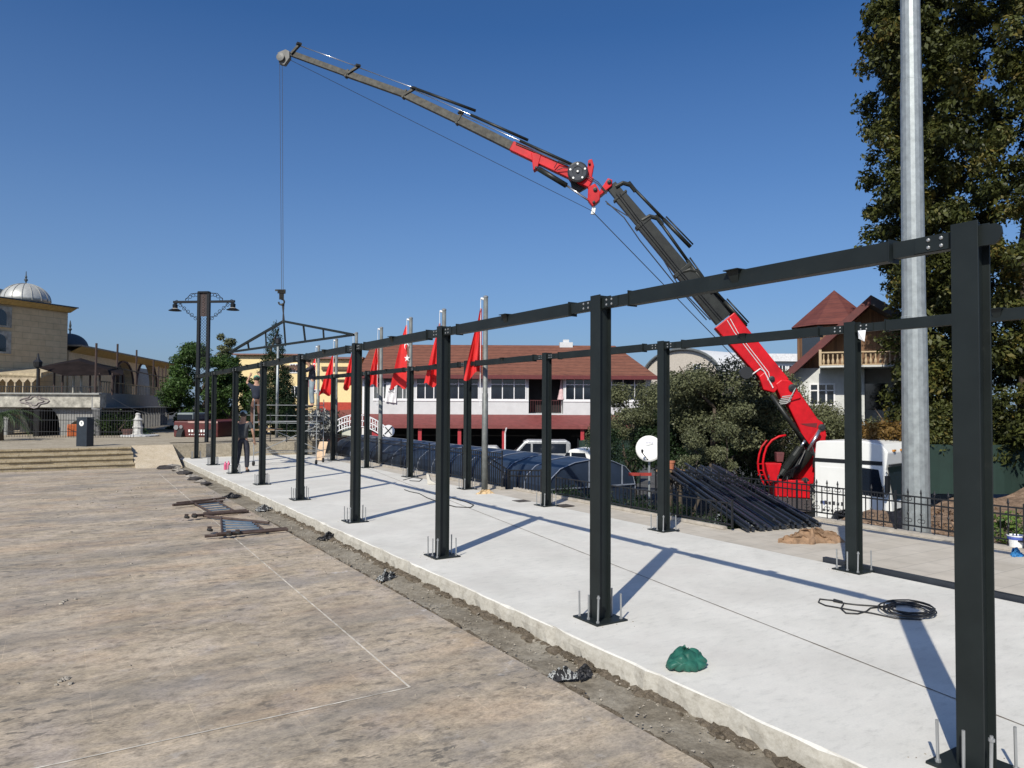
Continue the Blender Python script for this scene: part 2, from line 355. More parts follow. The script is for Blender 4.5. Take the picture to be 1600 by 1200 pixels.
# steps and upper plaza
mb = MB(); RS = (PZ+.13)/4
for k in range(4):          # risers set back under overhanging treads
    z1 = -.13+(k+1)*RS; y0 = 25.32+k*.33; xe = -2.15-.03*(k % 2)
    mb.box(-40, xe, y0+.05, 27.2, z1-RS-.3, z1-.05)
    x = -40
    while x < xe-.01:
        x1 = min(xe, x+random.uniform(1.1, 1.5)); mb.box(x, x1-.012, y0+random.uniform(-.012, .012), 27.19, z1-.049, z1-.003+random.uniform(-.004, .003)); x = x1
for k in range(3):
    mb.box(-.75+k*.02, 5, 27.5+k*.38+.05, 28.8, -.2, PZ/3*(k+1)-.05); mb.box(-.75+k*.02, 5, 27.5+k*.38, 28.79, PZ/3*(k+1)-.049, PZ/3*(k+1)-.004)
struct('stone_steps', mb, STEPM)
mb = MB(); mb.add([(-2.15, 24.9, -.12), (-.75, 24.9, -.12), (-.75, 27.4, PZ-.01), (-2.15, 27.4, PZ-.01), (-2.15, 24.9, -.4), (-.75, 24.9, -.4), (-.75, 27.4, -.4), (-2.15, 27.4, -.4)], [(0,1,2,3),(4,7,6,5),(0,4,5,1),(1,5,6,2),(2,6,7,3),(3,7,4,0)])
struct('sand_ramp', mb, dirt_mat('pale_sand', (.45, .37, .26), (.56, .47, .34), (.62, .54, .42), 3))
struct('upper_plaza', MB().box(-60, -2.15, 26.7, 75, -2.3, PZ).box(-2.149, 5.3, 27.4, 75, -2.3, PZ-.004), PLAZA)
# soil bank behind the right fence
mb = MB(); nx, ny = 60, 60; vs = []
for j in range(ny):
    for i in range(nx):
        x = 7.42+(40-7.42)*(i/(nx-1))**1.6; y = 7.1-30*(j/(ny-1))**1.4
        vs.append((x, y, -.32+.10*math.sin(x*1.7)*math.cos(y*1.3)+rng.normal(0, .03)+min(.3, (x-7.4)*.02)))
mb.add(vs, [(j*nx+i, j*nx+i+1, (j+1)*nx+i+1, (j+1)*nx+i) for j in range(ny-1) for i in range(nx-1)])
struct('soil_bank', mb, LITTER)
struct('bank_retaining_wall', MB().box(7.45, 40, 7.02, 7.2, -2.25, -.3), mat('wall_concrete', (.3, .28, .25), .9))

# ------------------------------------------------------------ foliage
def foliage(name, clumps, n, size, m, parent=None, flat=.5, shell=.55, droop=0, asp=.55):
    """clumps: (centre, radii); leaves as kite-shaped faces spread through each clump"""
    w = np.array([c[1][0]*c[1][1]+c[1][0]*c[1][2] for c in clumps]); w = w/w.sum()
    idx = rng.choice(len(clumps), n, p=w)
    cen = np.array([list(c[0]) for c in clumps])[idx]; rad = np.array([list(c[1]) for c in clumps])[idx]
    d = rng.normal(size=(n, 3)); d /= np.linalg.norm(d, axis=1)[:, None]
    r = shell+(1-shell)*rng.random(n)**.7; r *= 1+rng.normal(0, .07, n)
    P = cen+d*rad*r[:, None]
    nrm = d*.6+rng.normal(size=(n, 3))*.6; nrm[:, 2] += flat; nrm /= np.linalg.norm(nrm, axis=1)[:, None]
    t = rng.normal(size=(n, 3)); t[:, 2] -= droop; t -= nrm*(t*nrm).sum(1)[:, None]; t /= np.linalg.norm(t, axis=1)[:, None]+1e-9
    b = np.cross(nrm, t); s = size*(.45+1.1*rng.random(n)**1.3)[:, None]
    V = np.stack([P-t*s*.5, P+b*s*asp*.5+nrm*s*.08, P+t*s*.6, P-b*s*asp*.5+nrm*s*.08], 1).reshape(-1, 3)
    if parent is not None:
        off = Vector((0,0,0)); q = parent
        while q is not None: off += q.location; q = q.parent
        V -= np.array(off)
    me = bpy.data.meshes.new(name); me.vertices.add(4*n); me.loops.add(4*n); me.polygons.add(n)
    me.vertices.foreach_set('co', V.ravel().astype(np.float32)); me.loops.foreach_set('vertex_index', np.arange(4*n, dtype=np.int32))
    me.polygons.foreach_set('loop_start', np.arange(0, 4*n, 4, dtype=np.int32)); me.polygons.foreach_set('loop_total', np.full(n, 4, dtype=np.int32))
    me.update(calc_edges=True); ct = rng.random(len(clumps))
    a = me.attributes.new('tint', 'FLOAT', 'FACE'); a.data.foreach_set('value', np.clip(.55*ct[idx]+.5*rng.random(n), 0, 1).astype(np.float32))
    me.materials.append(m); o = bpy.data.objects.new(name, me); COL.objects.link(o); o.parent = parent; return o
def clumps_in(c, rad, n, cr, seed, keep=None):
    rr = random.Random(seed); out = []
    while len(out) < n:
        v = Vector((rr.gauss(0, 1), rr.gauss(0, 1), rr.gauss(0, 1))).normalized()*rr.uniform(.35, 1)**.5
        p = Vector(c)+Vector((v.x*rad[0], v.y*rad[1], v.z*rad[2]))
        if keep and not keep(p): continue
        q = cr*rr.uniform(.6, 1.35); out.append((p, (q, q, q*rr.uniform(.6, .9))))
    return out
def trunk(c, h, r, parent, seed=0, limbs=5, spread=1.5, name='trunk'):
    rr = random.Random(seed); c = Vector(c); mb = MB()
    pts = [c+Vector((rr.gauss(0, .04)*i, rr.gauss(0, .04)*i, h*i/5)) for i in range(6)]
    mb.tube(pts, [r*(1-.13*i) for i in range(6)], 10)
    for k in range(limbs):
        a = rr.uniform(0, 6.28); b = pts[rr.randint(2, 5)]; L = spread*rr.uniform(.6, 1.2)
        q = [b, b+Vector((math.cos(a)*L*.5, math.sin(a)*L*.5, L*.5)), b+Vector((math.cos(a)*L, math.sin(a)*L, L*1.2))]
        mb.tube(q, [r*.45, r*.28, r*.1], 6)
    return mb.build(name, TRUNK, parent, smooth=True)
L_BIG = leafmat('lime_tree_leaf', (.016, .022, .006), (.085, .095, .024), (.17, .13, .032))
L_OLIVE = leafmat('olive_leaf', (.05, .058, .026), (.165, .175, .09))
L_GREEN = leafmat('evergreen_leaf', (.018, .04, .010), (.06, .11, .025))
L_DARK = leafmat('dark_conifer_leaf', (.008, .02, .008), (.03, .055, .02))
L_HEDGE = leafmat('hedge_leaf', (.012, .03, .008), (.05, .085, .02))
L_RUST = leafmat('autumn_leaf', (.09, .05, .015), (.20, .12, .03))

# big tree on the right
bc = dep(1605, 632, 24); bc.z = -.3
t = thing('broadleaf_tree', 'huge dense broadleaf tree towering at the right edge behind the galvanised mast', 'tree', bc)
cl = []
rr = random.Random(5)
for i in range(1750):
    z = rr.uniform(.9, 18.5); z = rr.uniform(.35, 21); k = (.80+.04*z if z < 5 else 1.0) if z < 17 else max(.2, 1-((z-17)/4.2)**2)
    a = rr.uniform(0, 6.28); rad = 5.05*k*(rr.uniform(.12, 1)**.38)*(1+.05*math.sin(z*1.7+3*a)+.04*math.sin(z*4.1-2*a))-.3
    k2 = .84 if 3.2 < z < 6.4 else 1; rad *= k2; q = rr.uniform(.28, .6)
    cl.append((bc+Vector((math.cos(a)*rad, math.sin(a)*rad, z)), (q, q, q*.85)))
foliage('crown', cl, 370000, .15, L_BIG, t, flat=.5, shell=.15, droop=.9)
trunk(bc, 9, .3, t, 3, 8, 2)

def tree(label, name, px, py_c, D, rad, n, size, m, zbase, seed, group=None, ncl=22, cr=.35, crown='crown', shell=.3):
    c = dep(px, py_c, D); b = Vector((c.x, c.y, zbase))
    t = thing(name, label, 'tree' if 'tree' in name else 'shrub', b, group=group)
    foliage(crown, clumps_in(c, rad, ncl, cr*rad[0], seed), n, size, m, t, shell=shell)
    trunk(b, max(.4, c.z-zbase), .05+.05*rad[0], t, seed, 4, rad[0]*.6)
    return t
G = 'olive trees behind the crane'
tree('grey green olive tree directly left of the red crane boom above the stacked steel tubes', 'olive_tree', 1115, 637, 25, (2.0, 2.0, 1.5), 34000, .085, L_OLIVE, -2.2, 11, G)
tree('olive tree right of the dark steel column with the satellite dish', 'olive_tree', 1045, 643, 27, (2.0, 2.0, 1.4), 34000, .085, L_OLIVE, -2.2, 12, G)
tree('dark leafy olive tree in front of the right end of the long tiled building', 'olive_tree', 990, 648, 29, (1.7, 1.7, 1.5), 22000, .08, L_OLIVE, -2.2, 13, G)
tree('olive tree whose crown shows behind the white-roofed lorry cab', 'olive_tree', 1292, 690, 27, (1.8, 1.7, 1.5), 24000, .07, L_OLIVE, -2.2, 14, G)
tree('olive tree rising just behind the operator seat ring of the crane', 'olive_tree', 1200, 650, 28, (1.9, 1.7, 1.6), 24000, .07, L_OLIVE, -2.2, 15, G)
tree('dense dark evergreen mass filling the gap behind the olive trees', 'evergreen_shrub', 1130, 665, 33, (5.2, 1.6, 2.1), 34000, .13, L_DARK, -2.2, 91, ncl=60, cr=.22, crown='foliage')
G = 'conifers below the olive trees'
tree('small pointed conifer bush left below the olives above the tube stack', 'conifer_shrub', 1085, 712, 20.2, (.42, .42, .85), 8000, .05, L_OLIVE, -2.2, 21, G, ncl=12, cr=.6, crown='foliage')
tree('small pointed conifer bush nearest to the crane operator ring', 'conifer_shrub', 1128, 700, 20.6, (.4, .4, .9), 8000, .05, L_OLIVE, -2.2, 22, G, ncl=12, cr=.6, crown='foliage')
tree('dark rounded bush behind the terracotta pot', 'round_shrub', 1062, 690, 27, (1.6, 1.0, 1.6), 16000, .08, L_DARK, -2.2, 23, crown='foliage')
tree('wide dark bush filling the gap between conifer bushes and crane', 'round_shrub', 1175, 700, 28, (2.2, 1.0, 1.9), 20000, .08, L_DARK, -2.2, 24, crown='foliage')
tree('dark bush behind the satellite dish', 'round_shrub', 985, 705, 26, (1.4, 1.0, 1.2), 8000, .08, L_DARK, -2.2, 25, crown='foliage')
tree('thin leafy bush against the pale wall of the timber gabled house', 'round_shrub', 1315, 690, 25.5, (1.1, .8, 1.2), 5000, .1, L_OLIVE, -2.2, 26, crown='foliage')
tree('low rusty brown hedge bush behind the lorry cab roof', 'rusty_shrub', 1385, 676, 22, (1.0, .6, .28), 3000, .09, L_RUST, -2.2, 27, crown='foliage')
for q_, (px, py, D_, r_) in enumerate(((1470, 672, 22.5, .9), (1530, 690, 23, 1.0), (1590, 684, 22.5, .9))):
    tree(['leftmost', 'middle', 'rightmost'][q_]+' dark bush of the three below the big tree at the right edge', 'understorey_shrub', px, py, D_, (r_, .6, .8), 6000, .1, L_BIG, -.3, 80+q_, 'bushes below the big tree', ncl=12, cr=.6, crown='foliage')
tree('bright green weedy plant at the foot of the right fence', 'leafy_shrub', 1578, 828, 11.6, (.45, .3, .22), 900, .07, leafmat('weed_leaf', (.05, .1, .02), (.13, .2, .04)), -.3, 28, crown='foliage')
# left trees
tree('big round evergreen tree behind the ornate double lamp post', 'evergreen_tree', 318, 612, 42, (2.0, 1.9, 2.75), 34000, .13, L_GREEN, PZ, 31, ncl=40)
tree('round evergreen tree to the right of the one behind the lamp post', 'evergreen_tree', 362, 622, 40, (1.3, 1.3, 2.5), 20000, .13, L_GREEN, PZ, 32, ncl=30)
tree('small evergreen tree nearest the mosque terrace', 'evergreen_tree', 283, 622, 43, (.9, .9, 2.4), 9000, .14, L_GREEN, PZ, 33, ncl=20)
tree('narrow topped tree poking up above the evergreens beside the lifted truss', 'topped_tree', 354, 548, 45, (.5, .5, 1.3), 2500, .13, L_OLIVE, PZ, 34, ncl=9, cr=.6)
for px, py, D, r, lab in ((150, 668, 34, .55, 'leftmost'), (178, 666, 34.5, .7, 'middle'), (205, 668, 35, .6, 'rightmost')):
    tree(lab+' green bush of the three between the litter bin and the white fountain', 'garden_shrub', px+8, py+3, D, (r, .5, .62), 3500, .07, L_HEDGE, PZ, int(px), 'garden bushes by the mosque', ncl=9, cr=.7, crown='foliage')
# conifer in the middle distance
c = dep(428, 632, 36); c.z = PZ
t = thing('fir_tree', 'tall layered dark fir tree in front of the yellow building', 'tree', c)
cl = []
for i in range(27):
    f = i/26; z = .8+4.7*f; r = 1.35*(1-f)**.8+.1
    for k in range(max(3, int(9*(1-f)))):
        a = k*2.4+i; cl.append((c+Vector((math.cos(a)*r*.62, math.sin(a)*r*.62, z-.12*r)), (r*.42, r*.42, .17)))
foliage('crown', cl, 42000, .10, L_DARK, t, flat=.3, shell=.1, asp=.3); trunk(c, 5.2, .12, t, 9, 0)
# palm at the left edge
c = dep(-2, 632, 29); c.z = PZ
t = thing('palm_tree', 'low palm with drooping fronds at the left edge', 'tree', c)
MB().tube([c, c+Vector((0,0,1.0))], [.2, .16], 10).build('trunk', TRUNK, t, smooth=True)
mb = MB()
for k in range(30):
    a = k*2.399; L = random.uniform(1.0, 1.6); up = random.uniform(.2, 1.3); pts = []
    for i in range(9):
        s = i/8; pts.append(c+Vector((math.cos(a)*L*s, math.sin(a)*L*s, 1.0+up*s*.9-1.1*s*s)))
    side = Vector((-math.sin(a), math.cos(a), 0))
    for i in range(1, 9):
        for q in (-1, 1):
            for e in (0, .5):
                p = pts[i-1].lerp(pts[i], e); tip = p+side*q*.36*(1-i/12)+(pts[i]-pts[i-1])*1.4+Vector((0,0,-.1))
                mb.add([p, p+(pts[i]-pts[i-1])*.25, tip], [(0,1,2)])
mb.build('fronds', mat('palm_leaf', (.05, .08, .025), .5, var=.4), t)
# ivy in the stair well behind the low rail
o = foliage('stairwell_ivy', [((5.85+.3*(i % 3), 6.9+i*.42, -.42), (.6, .45, .5)) for i in range(15)], 26000, .05, L_DARK, None)
tag(o, kind='stuff')
o = foliage('bank_ground_cover', [((random.uniform(8.6, 18), random.uniform(-4, 6.6), -.24), (.4, .4, .07)) for i in range(60)], 5000, .09, leafmat('dead_leaf', (.12, .07, .03), (.34, .23, .15)), None)
tag(o, kind='stuff')

# ------------------------------------------------------------ steel frame
H = 3.1; S = 3.3735; W = 4.0308
def make_column():
    t = thing('steel_column', 'x', 'steel column', (0,0,0), 0, 'anthracite steel columns of the new frame')
    mb = MB(); mb.box(-.070, -.060, -.074, .074, .016, H); mb.box(.060, .070, -.074, .074, .016, H); mb.box(-.0599, .0599, -.035, -.028, .016, H-.002); mb.box(-.0599,.0599,.028,.035,.016,H-.002)
    mb.build('shaft', STEEL, t, local=True, bevel=.002)
    b = MB().box(-.185, .185, -.185, .185, .001, .016).build('base_plate', STEEL, t, local=True)
    for x in (-.14, .14):
        for y in (-.14, 0, .14):
            mb = MB(); lean = random.uniform(-.006, .006); hh = .25+random.uniform(-.015, .03)
            mb.tube([(x, y, .01), (x+lean, y-lean, hh)], .009, 8); mb.lathe((x, y, .0165), [(.0165, 0), (.0165, .016)], 6)
            if (x > 0) == (y > .1) and y != 0: mb.lathe((x+lean, y-lean, hh-.03), [(.016, 0), (.016, .016)], 6)
            mb.build('anchor_bolt', BOLT, t, local=True)
    for s in (-1, 1):
        mb = MB(); y0, y1 = sorted((s*.0355, s*.44)); mb.box(-.032, .032, y0, y1, 2.968, 3.068)
        mb.box(-.042, -.0325, *sorted((s*.1, s*.30)), 2.972, 3.064)
        e0, e1 = sorted((s*.44, s*.448)); mb.box(-.05, .05, e0, e1, 2.935, 3.105) if False else None
        st = mb.build('beam_stub', STEEL, t, local=True)
        mb = MB()
        for y in (.14, .215):
            for z in (2.995, 3.04): mb.lathe((-.042, s*y, z), [(.0115, 0), (.0115, .006), (.006, .009)], 6, axis=(-1,0,0))
        mb.build('bolts', BOLT, st, local=True)
    return t
proto = make_column()
names_f = ['nearest column of the near row, cropped at the right edge of the photo', 'second column of the near row, beside the green bag', 'third column of the near row', 'fourth column of the near row',
  'fifth column of the near row, just before the worker in the air', 'sixth column of the near row, hiding the worker in the green cap', 'seventh column of the near row, beside the standing worker', 'eighth column of the near row', 'farthest column of the near row, below the lamp post']
names_b = ['column of the far row beyond the right edge of the photo', 'column of the far row in front of the lorry cab', 'column of the far row beside the satellite dish', 'column of the far row before the blue canopy and the vans',
  'column of the far row left of the tallest flagpole', 'column of the far row below the flag with the crescent', 'column of the far row beside the curved white sign', 'column of the far row beside the leaning board', 'farthest column of the far row']
for i in range(9):
    o = proto if i == 0 else dup(proto)
    o.location = (0, i*S, 0); o['label'] = 'dark steel '+names_f[i]
for i in range(0, 9):
    o = dup(proto); o.location = (W, i*S, 0); o['label'] = 'dark steel '+names_b[i]
for ch in [c for c in kids(proto) if c.name.startswith('beam_stub') and min(v.co.y for v in c.data.vertices) < -.3]:
    for g_ in kids(ch): bpy.data.objects.remove(g_)
    bpy.data.objects.remove(ch)
MB().prism([(-.033, y, z) for y, z in ((-.0355, 2.955), (-.0355, 3.07), (-.15, 3.07), (-.175, 3.05), (-.18, 3.01), (-.165, 2.975), (-.14, 2.955))], (.02, 0, 0)).build('beam_stub', STEEL, proto, local=True)
def make_beam(L):
    t = thing('steel_beam', 'x', 'steel beam', (0,0,0), 0, 'anthracite steel beams along the column tops')
    y0, y1 = .452, S-.452
    MB().box(-.045, .045, y0+.008, y1-.008, 2.955, 3.08).build('beam_body', STEEL, t, local=True, bevel=.004)
    for y in (y0, y1-.008): MB().box(-.055, .055, y, y+.008, 2.945, 3.09).build('end_plate', STEEL, t, local=True)
    m = S/2; mb = MB(); mb.box(-.1, .1, m-.07, m+.07, 3.0805, 3.088)
    mb.add([(-.0455, m-.06, 3.08), (-.0455, m+.06, 3.08), (-.0455, m+.03, 2.99), (-.0455, m-.03, 2.99), (-.075, m-.06, 3.08), (-.075, m+.06, 3.08)], [(0,1,2,3),(4,5,1,0),(4,0,3),(5,2,1),(4,3,2,5)])
    mb.build('purlin_cleat', STEEL, t, local=True)
    return t
pb = make_beam(S); first = True
for row, x in ((0, 0), (1, W)):
    for i in range(8):
        o = pb if first else dup(pb); first = False
        o.location = (x, i*S, 0)
        o['label'] = 'dark steel beam joining '+(['the cropped nearest and second', 'the second and third', 'the third and fourth', 'the fourth and fifth', 'the fifth and sixth', 'the sixth and seventh', 'the seventh and eighth', 'the two farthest'][i])+' columns of the '+('near' if row == 0 else 'far')+' row'

c = Vector((W-.06, S-.17, 2.93)); mb = MB(); mb.add([c+Vector((0, -.05, .05)), c+Vector((-.01, .05, .05)), c+Vector((-.03, .03, -.05)), c+Vector((.0, -.03, -.09)), c+Vector((-.05, 0, .0))], [(0,1,4),(1,2,4),(2,3,4),(3,0,4)])
o = mb.build('paper_scrap', CLOTHW); tag(o, 'white scrap of paper stuck under the joint beside the far column before the lorry', 'paper')

# ------------------------------------------------------------ lifted truss with sling
A = dep(360, 550, 24.8); B = dep(553, 523, 21.6); AP = dep(443, 502, 23.1)
t = thing('roof_truss', 'dark steel roof truss hanging from the crane hook above the frame', 'roof truss', (A+B)/2)
MB().bar(A, AP, .07, .07).build('top_chord', STEEL, t); MB().bar(AP, B, .07, .07).build('top_chord', STEEL, t); MB().bar(A, B, .065, .065).build('bottom_chord', STEEL, t)
def seg(px, p, q):   # point on segment where image column = px
    lo, hi = 0., 1.
    for _ in range(40):
        m = (lo+hi)/2; w = p.lerp(q, m)-CAM; x = 800+F*w.dot(R2)/w.dot(FW)
        if x < px: lo = m
        else: hi = m
    return p.lerp(q, lo)
for px1, px2 in ((387, 389), (415, 416), (443.5, 446), (474, 477), (505, 506)):
    top = seg(px1, A, AP) if px1 < 443.4 else seg(px1, AP, B)
    MB().bar(top, seg(px2, A, B), .045, .045).build('web_post', STEEL, t)
SL = mat('lifting_strap', (.04, .04, .045), .8)
hk = dep(441, 474, 23.1)
o = MB().tube([hk, AP+Vector((0.02,0,.03)), AP+Vector((-.02,0,-.04)), hk+Vector((.05,0,0))], .022, 6).build('lifting_sling', SL)
tag(o, 'short dark lifting sling between the crane hook and the truss peak', 'sling')

# ------------------------------------------------------------ crane lorry
TX, TY = 0., 0.
CN = dep(1390, 632, 20); CN.z = 0; TT = Matrix.Translation(CN) @ Matrix.Rotation(R(10), 4, 'Z')
GZ = -2.2
base = Vector((15.4, 12.5, GZ))
t = thing('crane_lorry', 'white lorry with a red and dark knuckle boom crane raised high over the frame', 'crane lorry', base)
CR = t
tip2 = Vector((2.05, 23.6, 0)); pd = Vector((tip2.x-15.4, tip2.y-12.5, 0)).normalized(); PN = Vector((pd.y, -pd.x, 0))
if PN.dot(CAM-base) < 0: PN = -PN
P0 = Vector((15.4, 12.5, 0))
def CP(px, py, off=0): return onP(px, py, P0+PN*off, PN)
def beamp(mb, a, b, wpx0, wpx1, thick, off=0):
    """box beam whose in-plane depth is wpx pixels at each end"""
    p, q = CP(*a, off), CP(*b, off); s0 = wpx0/F*(p-CAM).dot(FW); s1 = wpx1/F*(q-CAM).dot(FW)
    return mb.bar(p, q, thick, s0, side=PN, w1=thick, h1=s1)
def polyp(mb, pts, thick, off=0):
    P = [CP(x, y, off+thick/2) for x, y in pts]; return mb.prism(P, -PN*thick)
# cab (side profile in the Y-Z plane), front towards -Y
def yz(px, py, X=TX): q = onX(px, py, X); return (q.y, q.z)
yb = TY+2.11
prof = [(yb, -1.35), (yb, .45), (yb, .52), (yb-.04, .98), (yb-.12, 1.03), (TY+.75, 1.07), (TY+.22, 1.0), (TY+.06, .78), (TY+.10, .42), (TY+.12, .30), (TY-.02, -.62), (TY-.08, -1.35), (TY+.45, -1.35), (TY+.62, -1.0), (TY+1.1, -.85), (TY+1.55, -1.0), (TY+1.72, -1.35)]
cab = MB(TT).prism([(TX, y, z) for y, z in prof], (2.42, 0, 0)).build('cab_body', WHITE, t, bevel=.03)
MB(TT).box(TX-.012, TX-.002, TY+.2, yb-.01, .42, .53).build('black_trim', BLACK, cab)
MB(TT).prism([(TX-.008, y, z) for y, z in ((TY+.30, .30), (TY+.92, .34), (TY+.95, -.42), (TY+.14, -.46))], (-.012, 0, 0)).build('side_window', GLASS, cab)
MB(TT).prism([(TX-.016, y, z) for y, z in ((TY+.98, .37), (TY+.26, .36), (TY+.02, -.48), (TY+.02, -1.2), (TY+.98, -1.25))], (.014, 0, 0)).build('door', WHITE, cab)
MB(TT).prism([(TX-.006, y, z) for y, z in ((TY+1.2, .28), (TY+1.95, .28), (TY+1.95, -.4), (TY+1.2, -.4))], (-.008, 0, 0)).build('sleeper_panel', WHITE, cab, bevel=.006)
MB(TT).box(TX-.02, TX-.003, TY+1.0, TY+1.012, -1.2, .4).build('door_seam', BLACK, cab)
MB(TT).box(TX+.02, TX+2.4, TY-.02, TY+.05, .40, .46).build('sun_visor', mat('tinted_visor', (.03, .03, .035), .3), cab)
mb = MB(TT)
for x in (TX+.35, TX+.9, TX+1.45, TX+2.0): mb.box(x, x+.14, TY+.02, TY+.075, .80, .85)
mb.build('marker_lights', mat('amber_lens', (.5, .2, .02), .3), cab)
MB(TT).box(TX-.03, TX-.01, TY+.75, TY+.92, -.56, -.52).build('door_handle', BLACK, cab)
MB(TT).prism([(x, y, z) for x, y, z in ((TX+.12, TY+.115, .38), (TX+2.3, TY+.115, .38), (TX+2.3, TY-.03, -.5), (TX+.12, TY-.03, -.5))], (0, -.012, 0)).build('windscreen', GLASS, cab)
MB(TT).box(TX+.1, TX+2.3, TY-.11, TY-.06, -1.15, -.75).build('grille', BLACK, cab)
MB(TT).box(TX-.02, TX+2.44, TY-.2, TY-.082, -1.75, -1.35).build('bumper', mat('grey_plastic', (.12, .12, .13), .6), t, bevel=.03)
mb = MB(TT); mb.tube([(TX-.02, TY+.1, .25), (TX-.25, TY-.05, .2), (TX-.25, TY-.05, -.3), (TX-.02, TY+.1, -.4)], .015, 6); mb.cbox((TX-.27, TY-.03, -.05), (.2, .07, .45)); mb.build('mirror', BLACK, cab, bevel=.02)
for z, y0, n, hgt in ((-.79, TY+1.15, 7, .10), (-.99, TY+1.2, 6, .06)):
    mb = MB(TT)
    for k in range(n): mb.box(TX-.011, TX-.004, y0+k*.12, y0+k*.12+.07, z, z+hgt*(1 if k % 2 else .8))
    mb.build('door_lettering', mat('dark_lettering', (.05, .05, .055), .6), cab)
EM = mat('emblem_blue', (.1, .14, .3), .5)
for y0 in (TY+.98, TY+1.75): mb = MB(TT); mb.add([(TX-.006, y0, -.70), (TX-.006, y0+.16, -.70), (TX-.006, y0+.08, -.84)], [(0,1,2)]); mb.build('emblem', EM, cab)
MB(TT).box(TX+.5, TX+1.9, TY+.3, TY+6.0, -1.45, -1.2).build('chassis', BLACK, t)
for y in (TY+1.1, TY+4.2, TY+5.3):
    for x in (TX+.02, TX+2.12):
        w = MB(TT).lathe((x, y, -1.7), [(.2, .02), (.46, 0), (.5, .04), (.5, .26), (.46, .3), (.2, .28)], 24, axis=(1,0,0)).build('wheel', RUBBER, t, smooth=False)
        MB(TT).lathe((x-.01, y, -1.7), [(.06, -.02), (.1, 0), (.22, .03), (.24, .01), (.24, .2)], 16, axis=(1,0,0)).build('rim', ZINC, w)
# crane base and column
mb = MB(); polyp(mb, [(1210, 748), (1266, 752), (1266, 779), (1212, 776)], .9, .3); mb.build('crane_base', RED, t, bevel=.03)
mb = MB(); polyp(mb, [(1236, 756), (1271, 756), (1276, 706), (1292, 690), (1280, 668), (1264, 690)], .42, 0); mb.build('crane_column', RED, t, bevel=.02)
mb = MB()
for o_ in (-.62, .62): polyp(mb, [(1206, 776), (1268, 780), (1268, 800), (1206, 798)], .25, o_)
mb.build('stabiliser_leg', mat('stabiliser_dark', (.06, .05, .05), .6), t)
# operator ring and seat
ringc = CP(1222, 722, .75); up3 = Vector((0,0,1)); pts = []
for k in range(17):
    a = R(75+k*11.5); pts.append(ringc+pd*(-.72*math.cos(a)*-1)*-1*-1+up3*(.8*math.sin(a)) if False else ringc - pd*(.0) + (pd*(-math.cos(a))*-1)*-0.0)
pts = [CP(*q, .75) for q in ((1228, 680), (1217, 682), (1206, 688), (1198, 698), (1194, 710), (1192, 722), (1193, 736), (1197, 748), (1203, 758))]
MB().tube(pts, .035, 8).build('operator_guard_ring', RED, t, smooth=True)
pts = [p+PN*.0-pd*0+(CP(1188, 700, .75)-CP(1194, 700, .75))*1.3 for p in pts[2:]]
mb = MB(); mb.tube(pts, .03, 8)
for z in (725, 735, 742): mb.tube([CP(1184, z, .75), CP(1194, z, .75)], .018, 6)
mb.build('operator_ladder', RED, t)
mb = MB(); polyp(mb, [(1196, 724), (1222, 724), (1214, 752), (1203, 754)], .5, .62); mb.build('operator_platform', RED, t, bevel=.02)
mb = MB(); polyp(mb, [(1213, 707), (1226, 707), (1224, 722), (1214, 722)], .3, .6); mb.build('operator_seat', mat('seat_brown', (.12, .03, .03), .7), t, bevel=.02)
# lift cylinders
def cylp(mb, a, b, r, off=0, n=14): return mb.tube([CP(*a, off), CP(*b, off)], r, n)
mb = MB(); cylp(mb, (1228, 752), (1262, 705), .2, .42); mb.lathe(CP(1228, 752, .42), [(.24, -.05), (.24, .12)], 14, axis=CP(1262, 705, .42)-CP(1228, 752, .42)); lc = mb.build('lift_cylinder', BOOM, t, smooth=True)
mb = MB(); cylp(mb, (1262, 705), (1281, 672), .055, .42); mb.build('rod', CHROME, lc, smooth=True)
mb = MB(); cylp(mb, (1220, 742), (1250, 700), .13, .75); mb.bar(CP(1226, 732, .85), CP(1240, 712, .85), .1, .14); lc = mb.build('lift_cylinder', BOOM, t)
mb = MB(); cylp(mb, (1250, 700), (1258, 688), .04, .75); mb.build('rod', CHROME, lc, smooth=True)
mb = MB()
for k in range(5):
    mb.tube([CP(1222+k*4, 750-k, .8), CP(1229+k*3, 738-k*2, .95), CP(1236+k*3, 742-k*4, .85), CP(1250+k*2, 716-k*3, .7)], .02, 6)
for k in range(3): mb.tube([CP(1262+k*3, 700-k*3, .4), CP(1272+k, 712, .5), CP(1270+k, 730, .4)], .02, 6)
mb.build('hydraulic_hoses', BLACK, t)
# main boom
mb = MB(); polyp(mb, [(1253, 728-22), (1268, 728), (1281, 712), (1292, 680), (1286, 660), (1278, 655), (1249, 612), (1226, 622), (1249, 670), (1262, 700)], .34); mb.build('main_boom', RED, t, bevel=.03)
mb = MB(); polyp(mb, [(1250, 662), (1277, 661), (1276, 668), (1262, 666)], .36); mb.build('boom_shade_patch', mat('shaded_red', (.12, .004, .006), .6), t)  # raised plate in darker red, painting the shade of a recess
mb = MB(); cylp(mb, (1262, 697), (1205, 617), .075, .27); mb.build('fold_cylinder', BOOM, t, smooth=True)
mb = MB(); polyp(mb, [(1216, 612), (1212, 600), (1221, 593), (1234, 594), (1244, 604), (1252, 622), (1232, 628), (1221, 623)], .46); mb.build('elbow_joint', RED, t, bevel=.03)
mb = MB(); polyp(mb, [(1186, 588), (1196, 580), (1206, 586), (1216, 607), (1210, 614), (1193, 609)], .44); mb.build('knuckle_link', RED, t, bevel=.03)
mb = MB()
for k in range(5): mb.tube([CP(1243-k*2, 606+k*5, .26), CP(1237-k*2, 618+k*3, .3), CP(1222-k*2, 620+k*3, .3)], .018, 6)
mb.build('hose_bundle', mat('pale_hose', (.4, .4, .38), .5), t)
